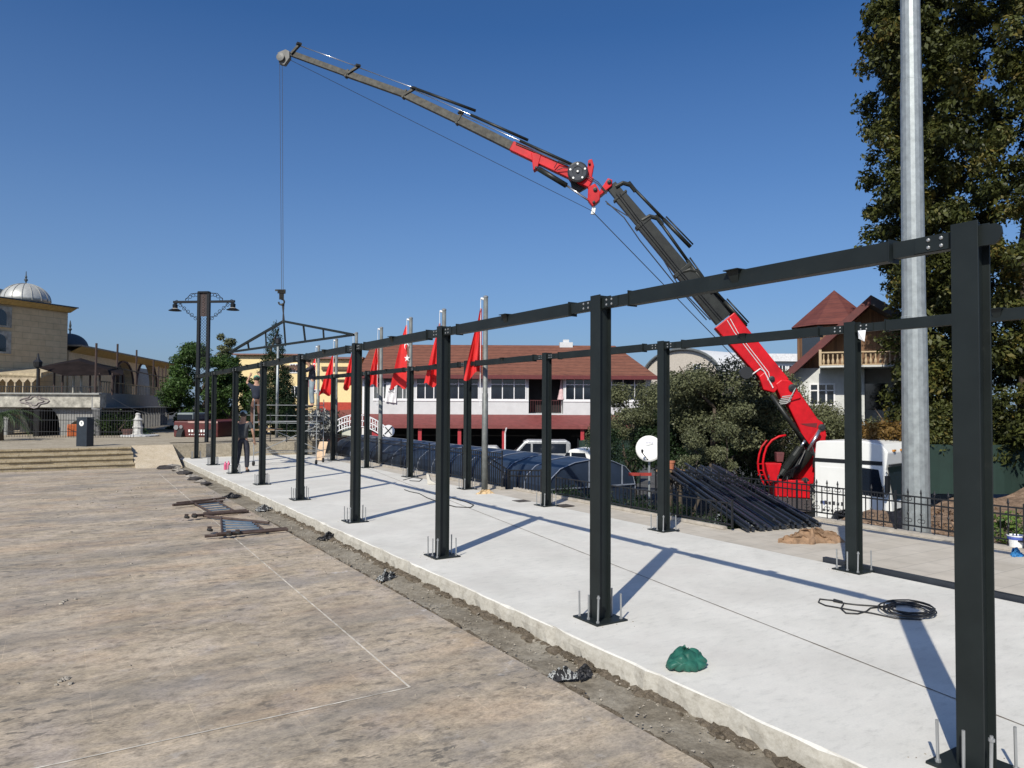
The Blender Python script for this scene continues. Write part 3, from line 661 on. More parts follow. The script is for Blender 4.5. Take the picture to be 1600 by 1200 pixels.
mb = MB(); beamp(mb, (1218, 603), (1131, 501), 32, 38, .40); mb.build('outer_boom', RED, t, bevel=.03)
mb = MB()
for d in (0, 5):
    mb.tube([CP(1136+d, 500-d*.4, .215), CP(1148+d, 520, .215), CP(1196+d, 582, .215), CP(1200+d*.7, 594, .215)], .012, 6)
mb.tube([CP(1168, 590, .22), CP(1188, 576, .22), CP(1194, 580, .22), CP(1208, 606, .24)], .02, 6)
mb.build('boom_pipes', mat('white_pipe', (.7, .7, .7), .4), t)
mb = MB(); mb.lathe(CP(1164, 583, .2), [(.06, .02), (.19, .02), (.19, .07), (.08, .08), (.08, .2), (.19, .21), (.19, .26), (.05, .26)], 18, axis=PN); mb.build('hose_reel', BLACK, t)
path = [(1130, 500), (1064, 421), (1003, 347), (968, 306), (955, 290)]; wd = [26, 23, 20, 17]
for k in range(4):
    mb = MB(); a, b = path[k], path[k+1]; beamp(mb, a, b, wd[k], wd[k]*.97, .30-.03*k)
    c2 = (b[0]+(a[0]-b[0])*.06, b[1]+(a[1]-b[1])*.06)
    if k < 3: beamp(mb, b, c2, wd[k]+5, wd[k]+5, .34-.03*k)
    mb.build('telescopic_section', BOOM, t, bevel=.01)
mb = MB(); cylp(mb, (1150, 505), (1226, 592), .085, -.16, 10); cylp(mb, (1112, 455), (1164, 512), .11, -.12, 10); mb.build('side_cylinder', BOOM, t, smooth=True)
# extension cylinders beside the boom
for a, b, c3 in (((985, 289), (1079, 386), (962, 292)), ((1027, 341), (1112, 460), (1003, 345)), ((1090, 425), (1166, 508), (1066, 425))):
    mb = MB(); m3 = ((a[0]*.45+b[0]*.55), (a[1]*.45+b[1]*.55)); cylp(mb, m3, b, .065, .1, 10); cylp(mb, (m3[0]+4, m3[1]-4), (b[0]+4, b[1]-4), .025, .1, 8)
    e = mb.build('extension_cylinder', BOOM, t, smooth=True)
    MB().tube([CP(*a, .1), CP(*m3, .1)], .05, 10).build('rod', BOOM, e, smooth=True)
    mb = MB(); q = (c3[0]+12, c3[1]+2); mb.tube([CP(*c3, .1), CP((c3[0]+a[0])/2, min(c3[1], a[1])-3, .1), CP(*a, .1)], .075, 8); mb.tube([CP(a[0]-3, a[1]-4, .1), CP(a[0]+8, a[1]+10, .1)], .07, 8)
    mb.build('bracket', BOOM, e)
mb = MB()
mb.tube([CP(948, 318, .2), CP(985, 340, .3), CP(1030, 395, .3), CP(1064, 452, .25), CP(1110, 500, .2)], .018, 6)
mb.tube([CP(946, 314, .2), CP(975, 340, .3), CP(1000, 376, .3), CP(1050, 438, .25), CP(1104, 500, .2)], .018, 6)
mb.build('hanging_hoses', BLACK, t)
# jib joint
mb = MB()
polyp(mb, [(938, 296), (950, 278), (957, 281), (956, 290), (937, 306)], .34); polyp(mb, [(919, 292), (930, 286), (938, 300), (937, 312), (926, 322), (918, 312)], .30)
polyp(mb, [(916, 280), (919, 250), (925, 248), (928, 258), (923, 286)], .2)
mb.build('jib_joint', RED, t, bevel=.02)
mb = MB(); polyp(mb, [(926, 322), (931, 324), (929, 334), (923, 334)], .12); mb.build('guide_pulley', WHITE, t)
# jib
mb = MB(); beamp(mb, (924, 287), (800, 229), 17, 15, .26); polyp(mb, [(830, 238), (846, 240), (840, 262), (833, 266)], .3)
j = mb.build('jib_box', RED, t, bevel=.02)
path = [(800, 229), (715, 187), (631, 147), (541, 115), (456, 84)]; wd = [13, 11.5, 10, 8.5]
for k in range(4):
    mb = MB(); a, b = path[k], path[k+1]; beamp(mb, a, b, wd[k], wd[k]*.97, .22-.025*k)
    if k < 3: beamp(mb, b, (b[0]+3, b[1]+1.4), wd[k]+2.5, wd[k]+2.5, .25-.025*k)
    mb.build('jib_section', JIB, t, bevel=.008)
for a, b, c4, m_ in (((467, 71), (556, 103), (455, 84), .01), ((559, 105), (743, 173), (543, 115), .02), ((646, 140), (825, 219), (632, 148), .02), ((720, 178), (905, 262), (716, 188), .02)):
    mb = MB(); mb.tube([CP(*a, .08), CP(*b, .08)], .018, 8); r_ = mb.build('jib_rod', CHROME, t, smooth=True)
    if m_ > .01:
        mm = (a[0]*.5+b[0]*.5, a[1]*.5+b[1]*.5); MB().tube([CP(*mm, .08), CP(*b, .08)], .05, 8).build('jib_cylinder', BOOM, t, smooth=True)
    mb = MB(); mb.bar(CP(*c4, .08), CP(a[0]+1, a[1]-1, .08), .1, .07); mb.cbox(CP(a[0], a[1]-2, .08), (.16, .16, .07)); mb.build('bracket', JIB, r_)
dr = CP(903, 270, .12); mb = MB(); mb.lathe(dr, [(.0, .16), (.05, .16), (.06, .12), (.16, .12), (.17, .14), (.28, .14), (.335, .12), (.34, .08), (.30, .06), (.30, -.32), (.34, -.33), (.34, -.37), (.05, -.37)], 28, axis=PN)
wn = mb.build('winch_drum', mat('winch_steel', (.045, .047, .05), .3, metal=.5, var=.4), t, smooth=False)
for k in range(5):
    mb = MB(); a = k*2*math.pi/5+.3; q = dr+PN*.145+pd*math.cos(a)*.25+up3*math.sin(a)*.25; mb.lathe(q, [(.035, 0), (.035, .01)], 10, axis=PN); mb.build('hub_mark', WHITE, wn)
MB().lathe(dr+PN*.16, [(.04, 0), (.03, .02)], 10, axis=PN).build('hub_cap', WHITE, wn)
mb = MB(); polyp(mb, [(888, 262), (918, 262), (917, 292), (905, 299), (893, 294)], .22, -.2); mb.build('winch_housing', BLACK, t, bevel=.03)
mb = MB(); cylp(mb, (842, 264), (885, 290), .09, .1); e = mb.build('jib_lift_cylinder', BOOM, t, smooth=True); MB().tube([CP(884, 289, .1), CP(924, 316, .1)], .035, 8).build('rod', CHROME, e, smooth=True)
mb = MB(); mb.tube([CP(866, 262, .2), CP(872, 252, .25), CP(888, 258, .2)], .015, 6); mb.tube([CP(870, 266, .2), CP(880, 262, .25), CP(896, 264, .2)], .015, 6); mb.build('jib_hoses', BLACK, t)
for (x, y), r_, o2 in (((1284, 668), .11, .19), ((1238, 606), .12, .25), ((1206, 592), .09, .24), ((1258, 752), .12, .7), ((952, 284), .07, .19), ((930, 296), .07, .17), ((928, 316), .05, .17), ((838, 262), .05, .17), ((921, 256), .04, .12)):
    MB().lathe(CP(x, y, o2), [(r_, -.01), (r_, .02), (r_*.5, .03), (r_*.5, .05)], 14, axis=PN).build('pivot_pin', BLACK, t)
mb = MB()
for d_, o2 in ((-5, .19), (-8, .2)): mb.tube([CP(1246+d_, 660, o2), CP(1256+d_, 684, o2+.03), CP(1262+d_, 700, o2), CP(1258+d_, 722, o2+.05)], .018, 6)
mb.build('boom_hoses', BLACK, t); mb = MB()
for d_ in (0, 3): mb.tube([CP(806, 222+d_, .15), CP(850, 240+d_, .17), CP(890, 258+d_, .15), CP(914, 272+d_, .2), CP(934, 284+d_, .2), CP(948, 300+d_, .2)], .014, 6)
mb.build('jib_hose_run', BLACK, t); mb = MB()
for d_ in (0, 5): mb.tube([CP(962+d_, 300, .18), CP(1000+d_, 350, .19), CP(1060+d_, 424, .2), CP(1126+d_, 500, .22)], .012, 6)
mb.build('telescope_hoses', BLACK, t)
# tip, cable, hook
mb = MB(); polyp(mb, [(434, 82), (446, 77), (452, 80), (452, 90), (444, 101), (436, 99)], .16); mb.lathe(CP(440, 91, .05), [(.10, .06), (.14, .08), (.14, .12), (.05, .13)], 16, axis=PN); mb.build('tip_sheave', mat('grey_casting', (.12, .12, .11), .5), t)
hp = CP(437, 98, 0); mb = MB(); ht = dep(440, 455, 23.1)
mb.tube([hp, ht], .008, 5); mb.tube([CP(441, 98, 0), ht+R2*.05], .008, 5)
mb.tube([CP(450, 92, .1), CP(926, 330, .2)], .009, 5); mb.tube([CP(926, 331, .2), CP(1163, 574, .3)], .014, 5)
mb.build('hoist_cable', BLACK, t)
mb = MB(); mb.cbox(ht-Vector((0,0,.02)), (.22, .14, .1)); mb.bar(ht+R2*-.2+Vector((0,0,.03)), ht+R2*.12+Vector((0,0,.03)), .05, .05); mb.cbox(ht-Vector((0,0,.15)), (.12, .12, .22))
pts = [ht+Vector((0,0,-.25))+R2*(.09*math.sin(a)-.0)+Vector((0,0,.09*math.cos(a)-.09)) for a in [R(x) for x in range(0, 271, 30)]]
mb.tube(pts, .028, 8); mb.build('hook_block', JIB, t)

# ------------------------------------------------------------ fences
def fence_line(t, pts, z0, ztop, n, fin=True, mid=None, post_every=16, bot=.08, scroll=False):
    """pts: list of Vector along the base; pickets between rails"""
    L = [0]
    for a, b in zip(pts, pts[1:]): L.append(L[-1]+(b-a).length)
    def at(s):
        for i in range(len(pts)-1):
            if s <= L[i+1]+1e-6: return pts[i].lerp(pts[i+1], (s-L[i])/(L[i+1]-L[i]))
        return pts[-1]
    rails = [ztop, bot]+([mid] if mid else [])
    for z in rails:
        mb = MB()
        for a, b in zip(pts, pts[1:]): mb.bar(a+Vector((0,0,z)), b+Vector((0,0,z)), .03, .022)
        mb.build('rail', BLACK, t)
    mb = MB(); cnt = 0
    for k in range(n+1):
        p = at(L[-1]*k/n)
        if k % post_every == 0 or k == n:
            MB().box(p.x-.014, p.x+.014, p.y-.014, p.y+.014, p.z, p.z+ztop+.07).build('post', BLACK, t)
            continue
        f = fin and k % 2 == 0
        mb.box(p.x-.007, p.x+.007, p.y-.007, p.y+.007, p.z+(.02 if f else bot), p.z+ztop+(.05 if f else 0))
        if f:
            mb.lathe((p.x, p.y, p.z+ztop+.04), [(.008, 0), (.02, .02), (.004, .085)], 5)
            mb.lathe((p.x, p.y, p.z+bot+.16), [(.007, 0), (.02, .03), (.007, .06)], 5)
        if scroll and f:
            for s in (-1, 1):
                q = [Vector((p.x, p.y+s*(.03+.028*math.cos(a)), p.z+bot+.075+.03*math.sin(a)+.012)) for a in [i*math.pi/4 for i in range(8)]]
                mb.tube(q, .005, 4, closed=True)
                if (k//16) % 2: mb.tube([v+Vector((0,0,ztop-bot-.13)) for v in q], .005, 4, closed=True)
        if k % post_every == post_every-1 or k == n-1: mb.build('picket_panel', BLACK, t); mb = MB()
t = thing('iron_fence', 'black wrought iron fence with spear tips in front of the lorry and mast', 'fence', (7.27, 4, .0))
fence_line(t, [Vector((7.27, 2.86, .03)), Vector((7.27, 10.4, .03))], 0, .57, 72, mid=.46, post_every=18, scroll=True, bot=.10)
t = thing('plain_iron_fence', 'black picket fence beside the blue canopy, starting at the tallest flagpole', 'fence', (4.78, 20, .0))
fence_line(t, [Vector((4.78, 13.1, .03)), Vector((4.78, 27.4, .03))], 0, .82, 140, fin=False, mid=.72, post_every=20)
t = thing('stair_railing', 'black railing stepping down beside the stairs below the blue canopy', 'railing', (5.03, 11, 0))
a = onX(762, 714, 4.86); b = onX(795, 735, 5.03); c = onX(846, 735, 5.03); mb = MB()
for d in (0, -.13): mb.tube([a+Vector((0,0,d)), b+Vector((0,0,d)), c+Vector((0,0,d))], .018, 6)
mb.build('handrail', BLACK, t); mb = MB()
for k in range(22):
    s = k/21*2; p = a.lerp(b, s) if s < 1 else b.lerp(c, s-1)
    mb.box(p.x-.008, p.x+.008, p.y-.008, p.y+.008, -.02, p.z)
mb.build('balusters', BLACK, t)
for p in (a, b, c): MB().box(p.x-.02, p.x+.02, p.y-.02, p.y+.02, -.02, p.z+.03).build('post', BLACK, t)
t = thing('low_stair_railing', 'low black railing at the edge of the stair well, left of the tube stack', 'railing', (5.04, 8, 0))
fence_line(t, [Vector((5.04, 6.2, .03)), Vector((5.04, 11.2, .03))], 0, .40, 44, fin=False, mid=None, post_every=11, bot=.05)

# ------------------------------------------------------------ blue underpass canopy
t = thing('underpass_canopy', 'long arched blue polycarbonate canopy over the underpass stairs with pale ribs', 'canopy', (7.4, 20, -1.9))
XL, XR, Y0, Y1 = 6.0, 8.8, 12.85, 29.5
prof = [(XL, -1.4), (XL, .0), (XL+.08, .2), (XL+.35, .42), (XL+.8, .56), (7.4, .63), (XR-.8, .56), (XR-.35, .4), (XR-.08, .15), (XR, -.1), (XR, -1.4)]
BLUE = mat('blue_polycarbonate', (.024, .036, .060), .4, var=.4, scale=1.6, spec=.4)
mb = MB(); n = len(prof); ny = 15; vs = []
for k in range(ny+1):
    y = Y0+(Y1-Y0)*k/ny
    vs += [(x, y, z) for x, z in prof]
mb.add(vs, [(k*n+i, k*n+i+1, (k+1)*n+i+1, (k+1)*n+i) for k in range(ny) for i in range(n-1)])
mb.build('roof_sheet', BLUE, t)
PALE = mat('pale_aluminium', (.33, .36, .42), .4, metal=.4)
for k in range(ny+1):
    y = Y0+(Y1-Y0)*k/ny
    MB().tube([(x+(-.012 if x < 7 else .012), y, z+.012) for x, z in prof], .012, 5).build('rib', PALE, t)
mb = MB(); mb.prism([(x, Y0+.02, z) for x, z in prof], (0, .02, 0)); mb.build('end_panel', BLUE, t)
mb = MB()
for x, z in ((7.25, .6), (8.35, .45)): mb.bar((x, Y0-.01, -.05), (x, Y0-.01, z), .03, .03)
mb.bar((XL, Y0-.01, -.07), (XR, Y0-.01, -.07), .03, .03); mb.build('end_frame', PALE, t)

# ------------------------------------------------------------ flagpoles and flags
fl = [(758, 465, 17.6), (693, 485, 20.0), (641, 498, 22.0), (595, 513, 24.7), (556, 521, 26.5), (525, 531, 29.0), (497, 541, 31.9)]
plab = ['tallest and nearest galvanised flagpole, right of the rest', 'flagpole just behind the third near column', 'flagpole holding the flag whose crescent and star face the camera', 'flagpole in front of the left end of the long tiled building', 'flagpole behind the fourth near column', 'flagpole before the red band of the yellow building', 'farthest and shortest looking flagpole, beside the airborne worker']
flab = ['red flag hanging limp in narrow folds on the nearest flagpole', 'red flag drooping behind the third near column', 'red flag with white crescent and star turned to the camera', 'red flag hanging before the left end of the long tiled building', 'red flag half hidden behind the fourth near column', 'red flag hanging before the yellow building', 'red flag with white crescent beside the airborne worker']
left = -RT
def make_flag(i, top, wtop, wbot, h, side, full=False):
    loc = Vector((top.x, top.y, 0)); mb = MB(); nu, nv = 15, 14; vs = []
    ph = i*1.7
    for v in range(nv+1):
        b = v/nv; w = wtop+(wbot-wtop)*b**.8
        for u in range(nu+1):
            a = u/nu; fold = ((.03 if full else .06)*math.sin(a*(6 if full else 10+1.5*(i % 3))+ph+b*1.3)+(.0 if full else .03)*math.sin(a*23+2*ph-b*2))*(.3+b)
            z = -h*b-(.28*a*h*.35)*(1 if not full else .15)*(b > .0)+.07*math.sin(a*(6+i % 3)+ph)*b-(.0 if full else .12*(i % 2)*(1-a)*b)
            p = top+side*(.05+w*a)+FW.normalized()*fold+Vector((0,0,z)); vs.append(p)
    mb.add(vs, [(v*(nu+1)+u, v*(nu+1)+u+1, (v+1)*(nu+1)+u+1, (v+1)*(nu+1)+u) for v in range(nv) for u in range(nu)])
    t = thing('flag', flab[i], 'flag', top, group='red flags on the flagpoles')
    c = mb.build('cloth', FLAGRED, t, smooth=True)
    return t, c
for i, (px, py, D) in enumerate(fl):
    top = dep(px+1, py, D); zb = 0 if top.y < 27.4 else PZ
    p = thing('flagpole', plab[i], 'flagpole', (top.x, top.y, zb), group='galvanised flagpoles along the fence')
    mb = MB(); zs = [zb, (zb+top.z)*.5, (zb+top.z)*.5+.01, top.z]; mb.tube([(top.x, top.y, z) for z in zs], [.075, .07, .06, .055], 12)
    mb.build('pole', POLEZ, p, smooth=True)
    MB().lathe((top.x, top.y, top.z), [(.06, 0), (.062, .03), (.03, .05)], 12).build('cap', BOLT, p)
    mb = MB(); q = top+left*.12; mb.tube([q+Vector((0,0,-.02)), q+Vector((0,0,-2.6))], .008, 5); mb.tube([top+Vector((0,0,-.05)), q+Vector((0,0,-.02))], .03, 6); mb.build('halyard', CLOTHW, p)
    ft = dep(px-2, {0: 482, 1: 505, 2: 508, 3: 535, 4: 548, 5: 552, 6: 560}[i], D)
    w = {0: .42, 1: .44, 2: .50, 3: .36, 4: .36, 5: .56, 6: .46}[i]; h = {0: 1.55, 1: 1.55, 2: 1.85, 3: 1.35, 4: 1.3, 5: 1.5, 6: 1.3}[i]
    t, cl_ = make_flag(i, ft, .04, w, h, left, full=(i in (2, 6)))
    if i in (2, 6):
        nf = -FW; k_ = .85 if i == 2 else .8
        mb = MB(); cc = dep(px-5, 541 if i == 2 else 571, D)+nf*.14; sc = .125*k_; pts = []
        r1, r2 = sc, sc*.8; e = sc*.28
        N_ = 20; outer = [(r1*math.cos(a), r1*math.sin(a)) for a in [R(42)+i_*R(276)/N_ for i_ in range(N_+1)]]
        inner = [(e+r2*math.cos(a), r2*math.sin(a)) for a in [R(318-6)-i_*R(264)/N_ for i_ in range(N_+1)]]
        def e2(x, y): return cc+R2*(x*.6)*-1*-1+U2*y
        # crescent opens downwards-right, as the cloth hangs
        def rot(x, y, a): return (x*math.cos(a)-y*math.sin(a), x*math.sin(a)+y*math.cos(a))
        O = [rot(x, y, R(-70)) for x, y in outer]; I = [rot(x, y, R(-70)) for x, y in inner][::-1]
        vs = [e2(*q) for q in O]+[e2(*q) for q in I]; mb.add(vs, [(k, k+1, N_+2+k, N_+1+k) for k in range(N_)])
        mb.build('crescent', CLOTHW, t)
        mb = MB(); cc = dep(px-4, 560 if i == 2 else 587, D)+nf*.14; vs = [e2(0, 0)]
        for k in range(10): a = R(90+36*k); r = .115 if k % 2 == 0 else .045; vs.append(e2(r*math.cos(a)*1.3, r*math.sin(a)))
        mb.add(vs, [(0, 1+k, 1+(k+1) % 10) for k in range(10)]); mb.build('star', CLOTHW, t)

# ------------------------------------------------------------ mast
c = onX(1432, 830, 8.2); b = Vector((c.x, c.y, -.35)); DM = (b-CAM).dot(FW)
t = thing('galvanised_mast', 'thick tapering galvanised floodlight mast rising out of the top of the photo', 'mast', b)
lean = Vector((-.0, 0, 0)); hts = [0, 3.95, 3.96, 8, 8.01, 18]; rad = [.222, .20, .188, .168, .160, .11]
top = dep(1422, 0, DM); dx = (top-Vector((b.x, b.y, top.z)))/(top.z-b.z)
mb = MB(); mb.tube([b+Vector((0,0,h))+dx*h for h in hts], rad, 16); mb.build('pole', ZINC, t)
MB().lathe(b+Vector((0,0,.02)), [(.36, 0), (.36, .03), (.24, .04), (.23, .22)], 16).build('base_flange', ZINC, t)

# ------------------------------------------------------------ stack of square tubes leaning on the fence
d = Vector((2.2, 4.15, .52)); NAVY = mat('dark_primed_steel', (.022, .027, .036), .38, var=.3, scale=5)
proto_t = MB().box(-.022, .022, 0, 4.75, -.022, .022).build('steel_tube', NAVY, None, bevel=.003)
proto_t.rotation_mode = 'XYZ'
yaw_ = math.atan2(-d.x, d.y); pit = math.atan2(d.z, math.hypot(d.x, d.y)); n = 30
word = ['first', 'second', 'third', 'fourth', 'fifth', 'sixth', 'seventh', 'eighth', 'ninth', 'tenth', 'eleventh', 'twelfth', 'thirteenth', 'fourteenth', 'fifteenth', 'sixteenth', 'seventeenth', 'eighteenth', 'nineteenth', 'twentieth', 'twenty-first', 'twenty-second', 'twenty-third', 'twenty-fourth', 'twenty-fifth', 'twenty-sixth', 'twenty-seventh', 'twenty-eighth', 'twenty-ninth', 'thirtieth']
for k in range(n):
    s = k/(n-1); p = Vector((5.12, 5.95, .03)).lerp(Vector((6.58, 5.66, .03)), s)
    o = proto_t if k == 0 else proto_t.copy()
    if k: COL.objects.link(o)
    o.location = p+Vector((d.x, d.y, 0))*random.uniform(-.03, .03)/4+Vector((0,0,.05*(k % 3 == 1)+.10*(k % 7 == 3)+.0))
    o.rotation_euler = (pit+random.uniform(-.004, .004), 0, yaw_+random.uniform(-.012, .012))
    tag(o, 'dark square steel tube leaning on the fence, '+word[k]+' from the left at the ground end', 'steel tube', 'dark steel tubes stacked against the right fence')
# long tube on the sidewalk
a = onZ(1288, 874, .02); b = onZ(1600, 938, .02)
o = MB().bar(a, b+(b-a)*.5, .07, .07).build('long_steel_tube', NAVY); tag(o, 'single long dark tube lying along the slab edge beside the far row of columns', 'steel tube')

# ------------------------------------------------------------ small things on the slab
# green bag
def cloth(name, c, size, m, seed, amp=.05, rz=0, res=26, label=None, cat='cloth', parent=None, z=.0, group=None, stripes=None, power=2.0, ridge=1.0):
    rr = random.Random(seed); mb = MB(); ph = [rr.uniform(0, 6.28) for _ in range(8)]; vs = []; keep = {}
    for j in range(res+1):
        for i in range(res+1):
            u = i/res*2-1; v = j/res*2-1
            # map the square to a ragged disc
            a = math.atan2(v, u); q = max(abs(u), abs(v)); rim = 1+.16*math.sin(3*a+ph[0])+.1*math.sin(5*a+ph[1])+.07*math.sin(9*a+ph[2])
            x = math.cos(a)*q*rim*size[0]; y = math.sin(a)*q*rim*size[1]
            r1 = 1-abs(math.sin(2.3*x/size[0]*1.5+ph[3]+1.4*math.sin(2*v+ph[4]))); r2 = 1-abs(math.sin(3.1*y/size[1]+ph[5]+1.7*u)); r3 = 1-abs(math.sin(5.2*(u+v)+ph[6]+2*u*v))
            h = size[2]*(1-q**power)*((1-ridge)*.75+ridge*(.35+.4*r1+.35*r2*r1+.22*r3))+amp*.25*(r3+r2)*(1-q**6)
            vs.append((x, y, max(.003, h)))
    vs2 = [(x, y, 0.0) for x, y, _ in vs]
    mb.add(vs, [(j*(res+1)+i, j*(res+1)+i+1, (j+1)*(res+1)+i+1, (j+1)*(res+1)+i) for j in range(res) for i in range(res)])
    o = mb.build(name, m, parent, local=True); o.location = (c[0], c[1], c[2]+z); o.rotation_euler.z = rz
    sb = o.modifiers.new('sub', 'SUBSURF'); sb.levels = 2; sb.render_levels = 2
    for p in o.data.polygons: p.use_smooth = True
    crumple(o, size[2]*.5, min(size[0], size[1])*.55, 0)
    if label: tag(o, label, cat, group)
    return o
def crumple(o, st, sc, lv=3):
    if lv: u = o.modifiers.new('sub', 'SUBSURF'); u.levels = u.render_levels = lv
    tx = bpy.data.textures.new(o.name+'_folds', 'VORONOI'); tx.noise_scale = sc; tx.distance_metric = 'DISTANCE'; tx.weight_1 = -1; tx.weight_2 = 1
    d_ = o.modifiers.new('folds', 'DISPLACE'); d_.texture = tx; d_.strength = st; d_.mid_level = .35; d_.texture_coords = 'LOCAL'
GB = mat('green_plastic_bag', (.022, .12, .085), .5, var=.4, scale=9, spec=.4)
c = onZ(1071, 1042, 0); t = thing('plastic_bag', 'crumpled green plastic bag on the white slab beside the second near column', 'bag', c)
def crumple(o, st, sc, lv=3):
    u = o.modifiers.new('sub', 'SUBSURF'); u.levels = u.render_levels = lv
    tx = bpy.data.textures.new(o.name+'_folds', 'VORONOI'); tx.noise_scale = sc; tx.distance_metric = 'DISTANCE'; tx.weight_1 = -1; tx.weight_2 = 1
    d_ = o.modifiers.new('folds', 'DISPLACE'); d_.texture = tx; d_.strength = st; d_.mid_level = .4; d_.texture_coords = 'LOCAL'
o = MB().blob(c+Vector((0, 0, .035)), (.20, .16, .125), 3, .12, 16, 10, fl=.35).build('bag_body', GB, t, smooth=True); crumple(o, .07, .10)
o = MB().blob(c+U2*.085+Vector((0, .02, .03))-R2*.015, (.06, .05, .035), 4, .3, 12, 8).build('knot', GB, t, smooth=True); crumple(o, .03, .04, 2)
def stripemat(name, a, b, c, sc=14):
    m, nt, bs = new_mat(name); n1 = noise(nt, sc, 2, .5, (1.6, .5, 1), .8); r = ramp(nt, n1.outputs[0], [(.46, a), (.49, b), (.57, b), (.60, c)]); r.color_ramp.interpolation = 'CONSTANT'
    nt.links.new(r.outputs[0], bs.inputs['Base Color']); bs.inputs['Roughness'].default_value = .9; return m
RAG = stripemat('striped_rag', (.02, .02, .022), (.33, .34, .33), (.025, .025, .03)); DRAG = mat('black_rag', (.02, .02, .022), .6, var=.5, scale=14)
c = onZ(880, 1058, -.13); t = thing('rag', 'black and grey striped rag bundle lying in the near end of the dirt strip', 'rag', c)
cloth('striped_part', (0, 0, .0), (.14, .075, .085), RAG, 8, .03, -.4, parent=t, z=.003); cloth('dark_part', (.165, -.045, 0), (.095, .07, .08), DRAG, 9, .03, .3, parent=t, z=.003)
for px, py, sx, sy, m_, lab in ((603, 904, .19, .07, RAG, 'grey and black rag on the paving edge left of the third near column'), (513, 840, .22, .08, DRAG, 'dark wet rag on the dirt strip left of the fourth near column'),
     (412, 796, .2, .13, RAG, 'small black and white rag heap between ladder frames and slab'), (362, 776, .28, .12, DRAG, 'dark rag behind the ladder frames next to the slab kerb')):
    c = onZ(px, py, -.14); cloth('rag', c, (sx, sy, .11), m_, px, .04, .5, label=lab, cat='rag', z=0)
# rubble along the far end of the strip: each piece a thing
STONE = mat('broken_stone', (.34, .31, .27), .9, var=.4, scale=8); STONED = mat('dark_rubble', (.05, .045, .045), .9, var=.4, scale=8)
spots = [(252, 722, .16), (262, 727, .2), (270, 731, .17), (279, 736, .12), (288, 741, .15), (297, 746, .12), (305, 750, .14), (314, 754, .11), (258, 733, .18), (322, 757, .1)]
wl = ['farthest', 'second farthest', 'third farthest', 'fourth farthest', 'fifth farthest', 'fifth nearest', 'fourth nearest', 'third nearest', 'second nearest', 'nearest']
sp2 = sorted(spots, key=lambda q: q[1])
for k, (px, py, r) in enumerate(sp2):
    c = onZ(px, py, -.13); mb = MB(); mb.blob(c+Vector((0,0,r*.25)), (r*1.5, r*.8, r*.45), k, .35, 7, 5)
    o = mb.build('rubble_piece', STONED if k % 2 else STONE); tag(o, ('dark' if k % 2 else 'pale')+' broken slab piece, '+wl[k]+' in the rubble row at the far kerb', 'rubble', 'rubble pieces at the far end of the dirt strip')
# gravel (uncountable)
mb = MB()
for k in range(260):
    x = -1.15-abs(random.gauss(0, 2.2)); y = random.uniform(-1, 20); r = random.uniform(.003, .012)*(1+y*.08); mb.blob((x, y, -.13+r*.3), (r, r*random.uniform(.6, 1.4), r*.5), k, .3, 5, 3)
for px, py in ((98, 1062), (94, 1064), (104, 1060), (110, 1068), (88, 1070), (98, 940), (103, 938), (118, 936), (96, 943)):
    c_ = onZ(px, py, -.125); r = random.uniform(.012, .028); mb.blob(c_, (r, r*1.4, r*.5), px, .35, 6, 4)
for row in (0, W):
    for i in range(7):
        for k in range(16):
            a_ = random.uniform(0, 6.28); q_ = random.uniform(.2, .4); r = random.uniform(.003, .008); mb.blob((row+q_*math.cos(a_)*.9-.0, i*S+q_*math.sin(a_), r*.3), (r, r, r*.6), k, .3, 5, 3) if row+q_*math.cos(a_)*.9 < 4.1 else None
for k in range(1500):
    y = random.uniform(-1, 14); x = random.choice((random.gauss(-.62, .05), random.gauss(-1.0, .09), random.uniform(-1.05, -.55))); r = random.uniform(.003, .012)*(1.3 if y > 5 else 1)
    if random.random() < .03: r *= 2.2
    z0 = -.16 if x > -1.08 else -.13
    mb.blob((x, y, z0+r*.3), (r, r*random.uniform(.6, 1.2), r*.6), k, .3, 5, 3)
o = mb.build('gravel', mat('gravel_stone', (.36, .32, .26), .95, var=.6, scale=30)); tag(o, kind='stuff')
mb = MB()
for k in range(330):
    y = random.uniform(-1, 13); r = random.uniform(.012, .05)
    mb.blob((-.565-abs(random.gauss(0, .03)), y, -.165), (r*1.6, r*2.2, r*.8), k, .35, 6, 4)
for k in range(200):
    y = random.uniform(-.5, 12); r = random.uniform(.01, .03)
    mb.blob((-1.06-random.gauss(0, .02), y, -.15), (r, r*3, r*.7), k, .35, 6, 4)
o = mb.build('loose_soil', dirt_mat('damp_soil', (.075, .06, .04), (.14, .115, .085), (.24, .2, .15), 9)); tag(o, kind='stuff')
for px, py, r in ((101, 1068, .03), (94, 940, .03)): pass
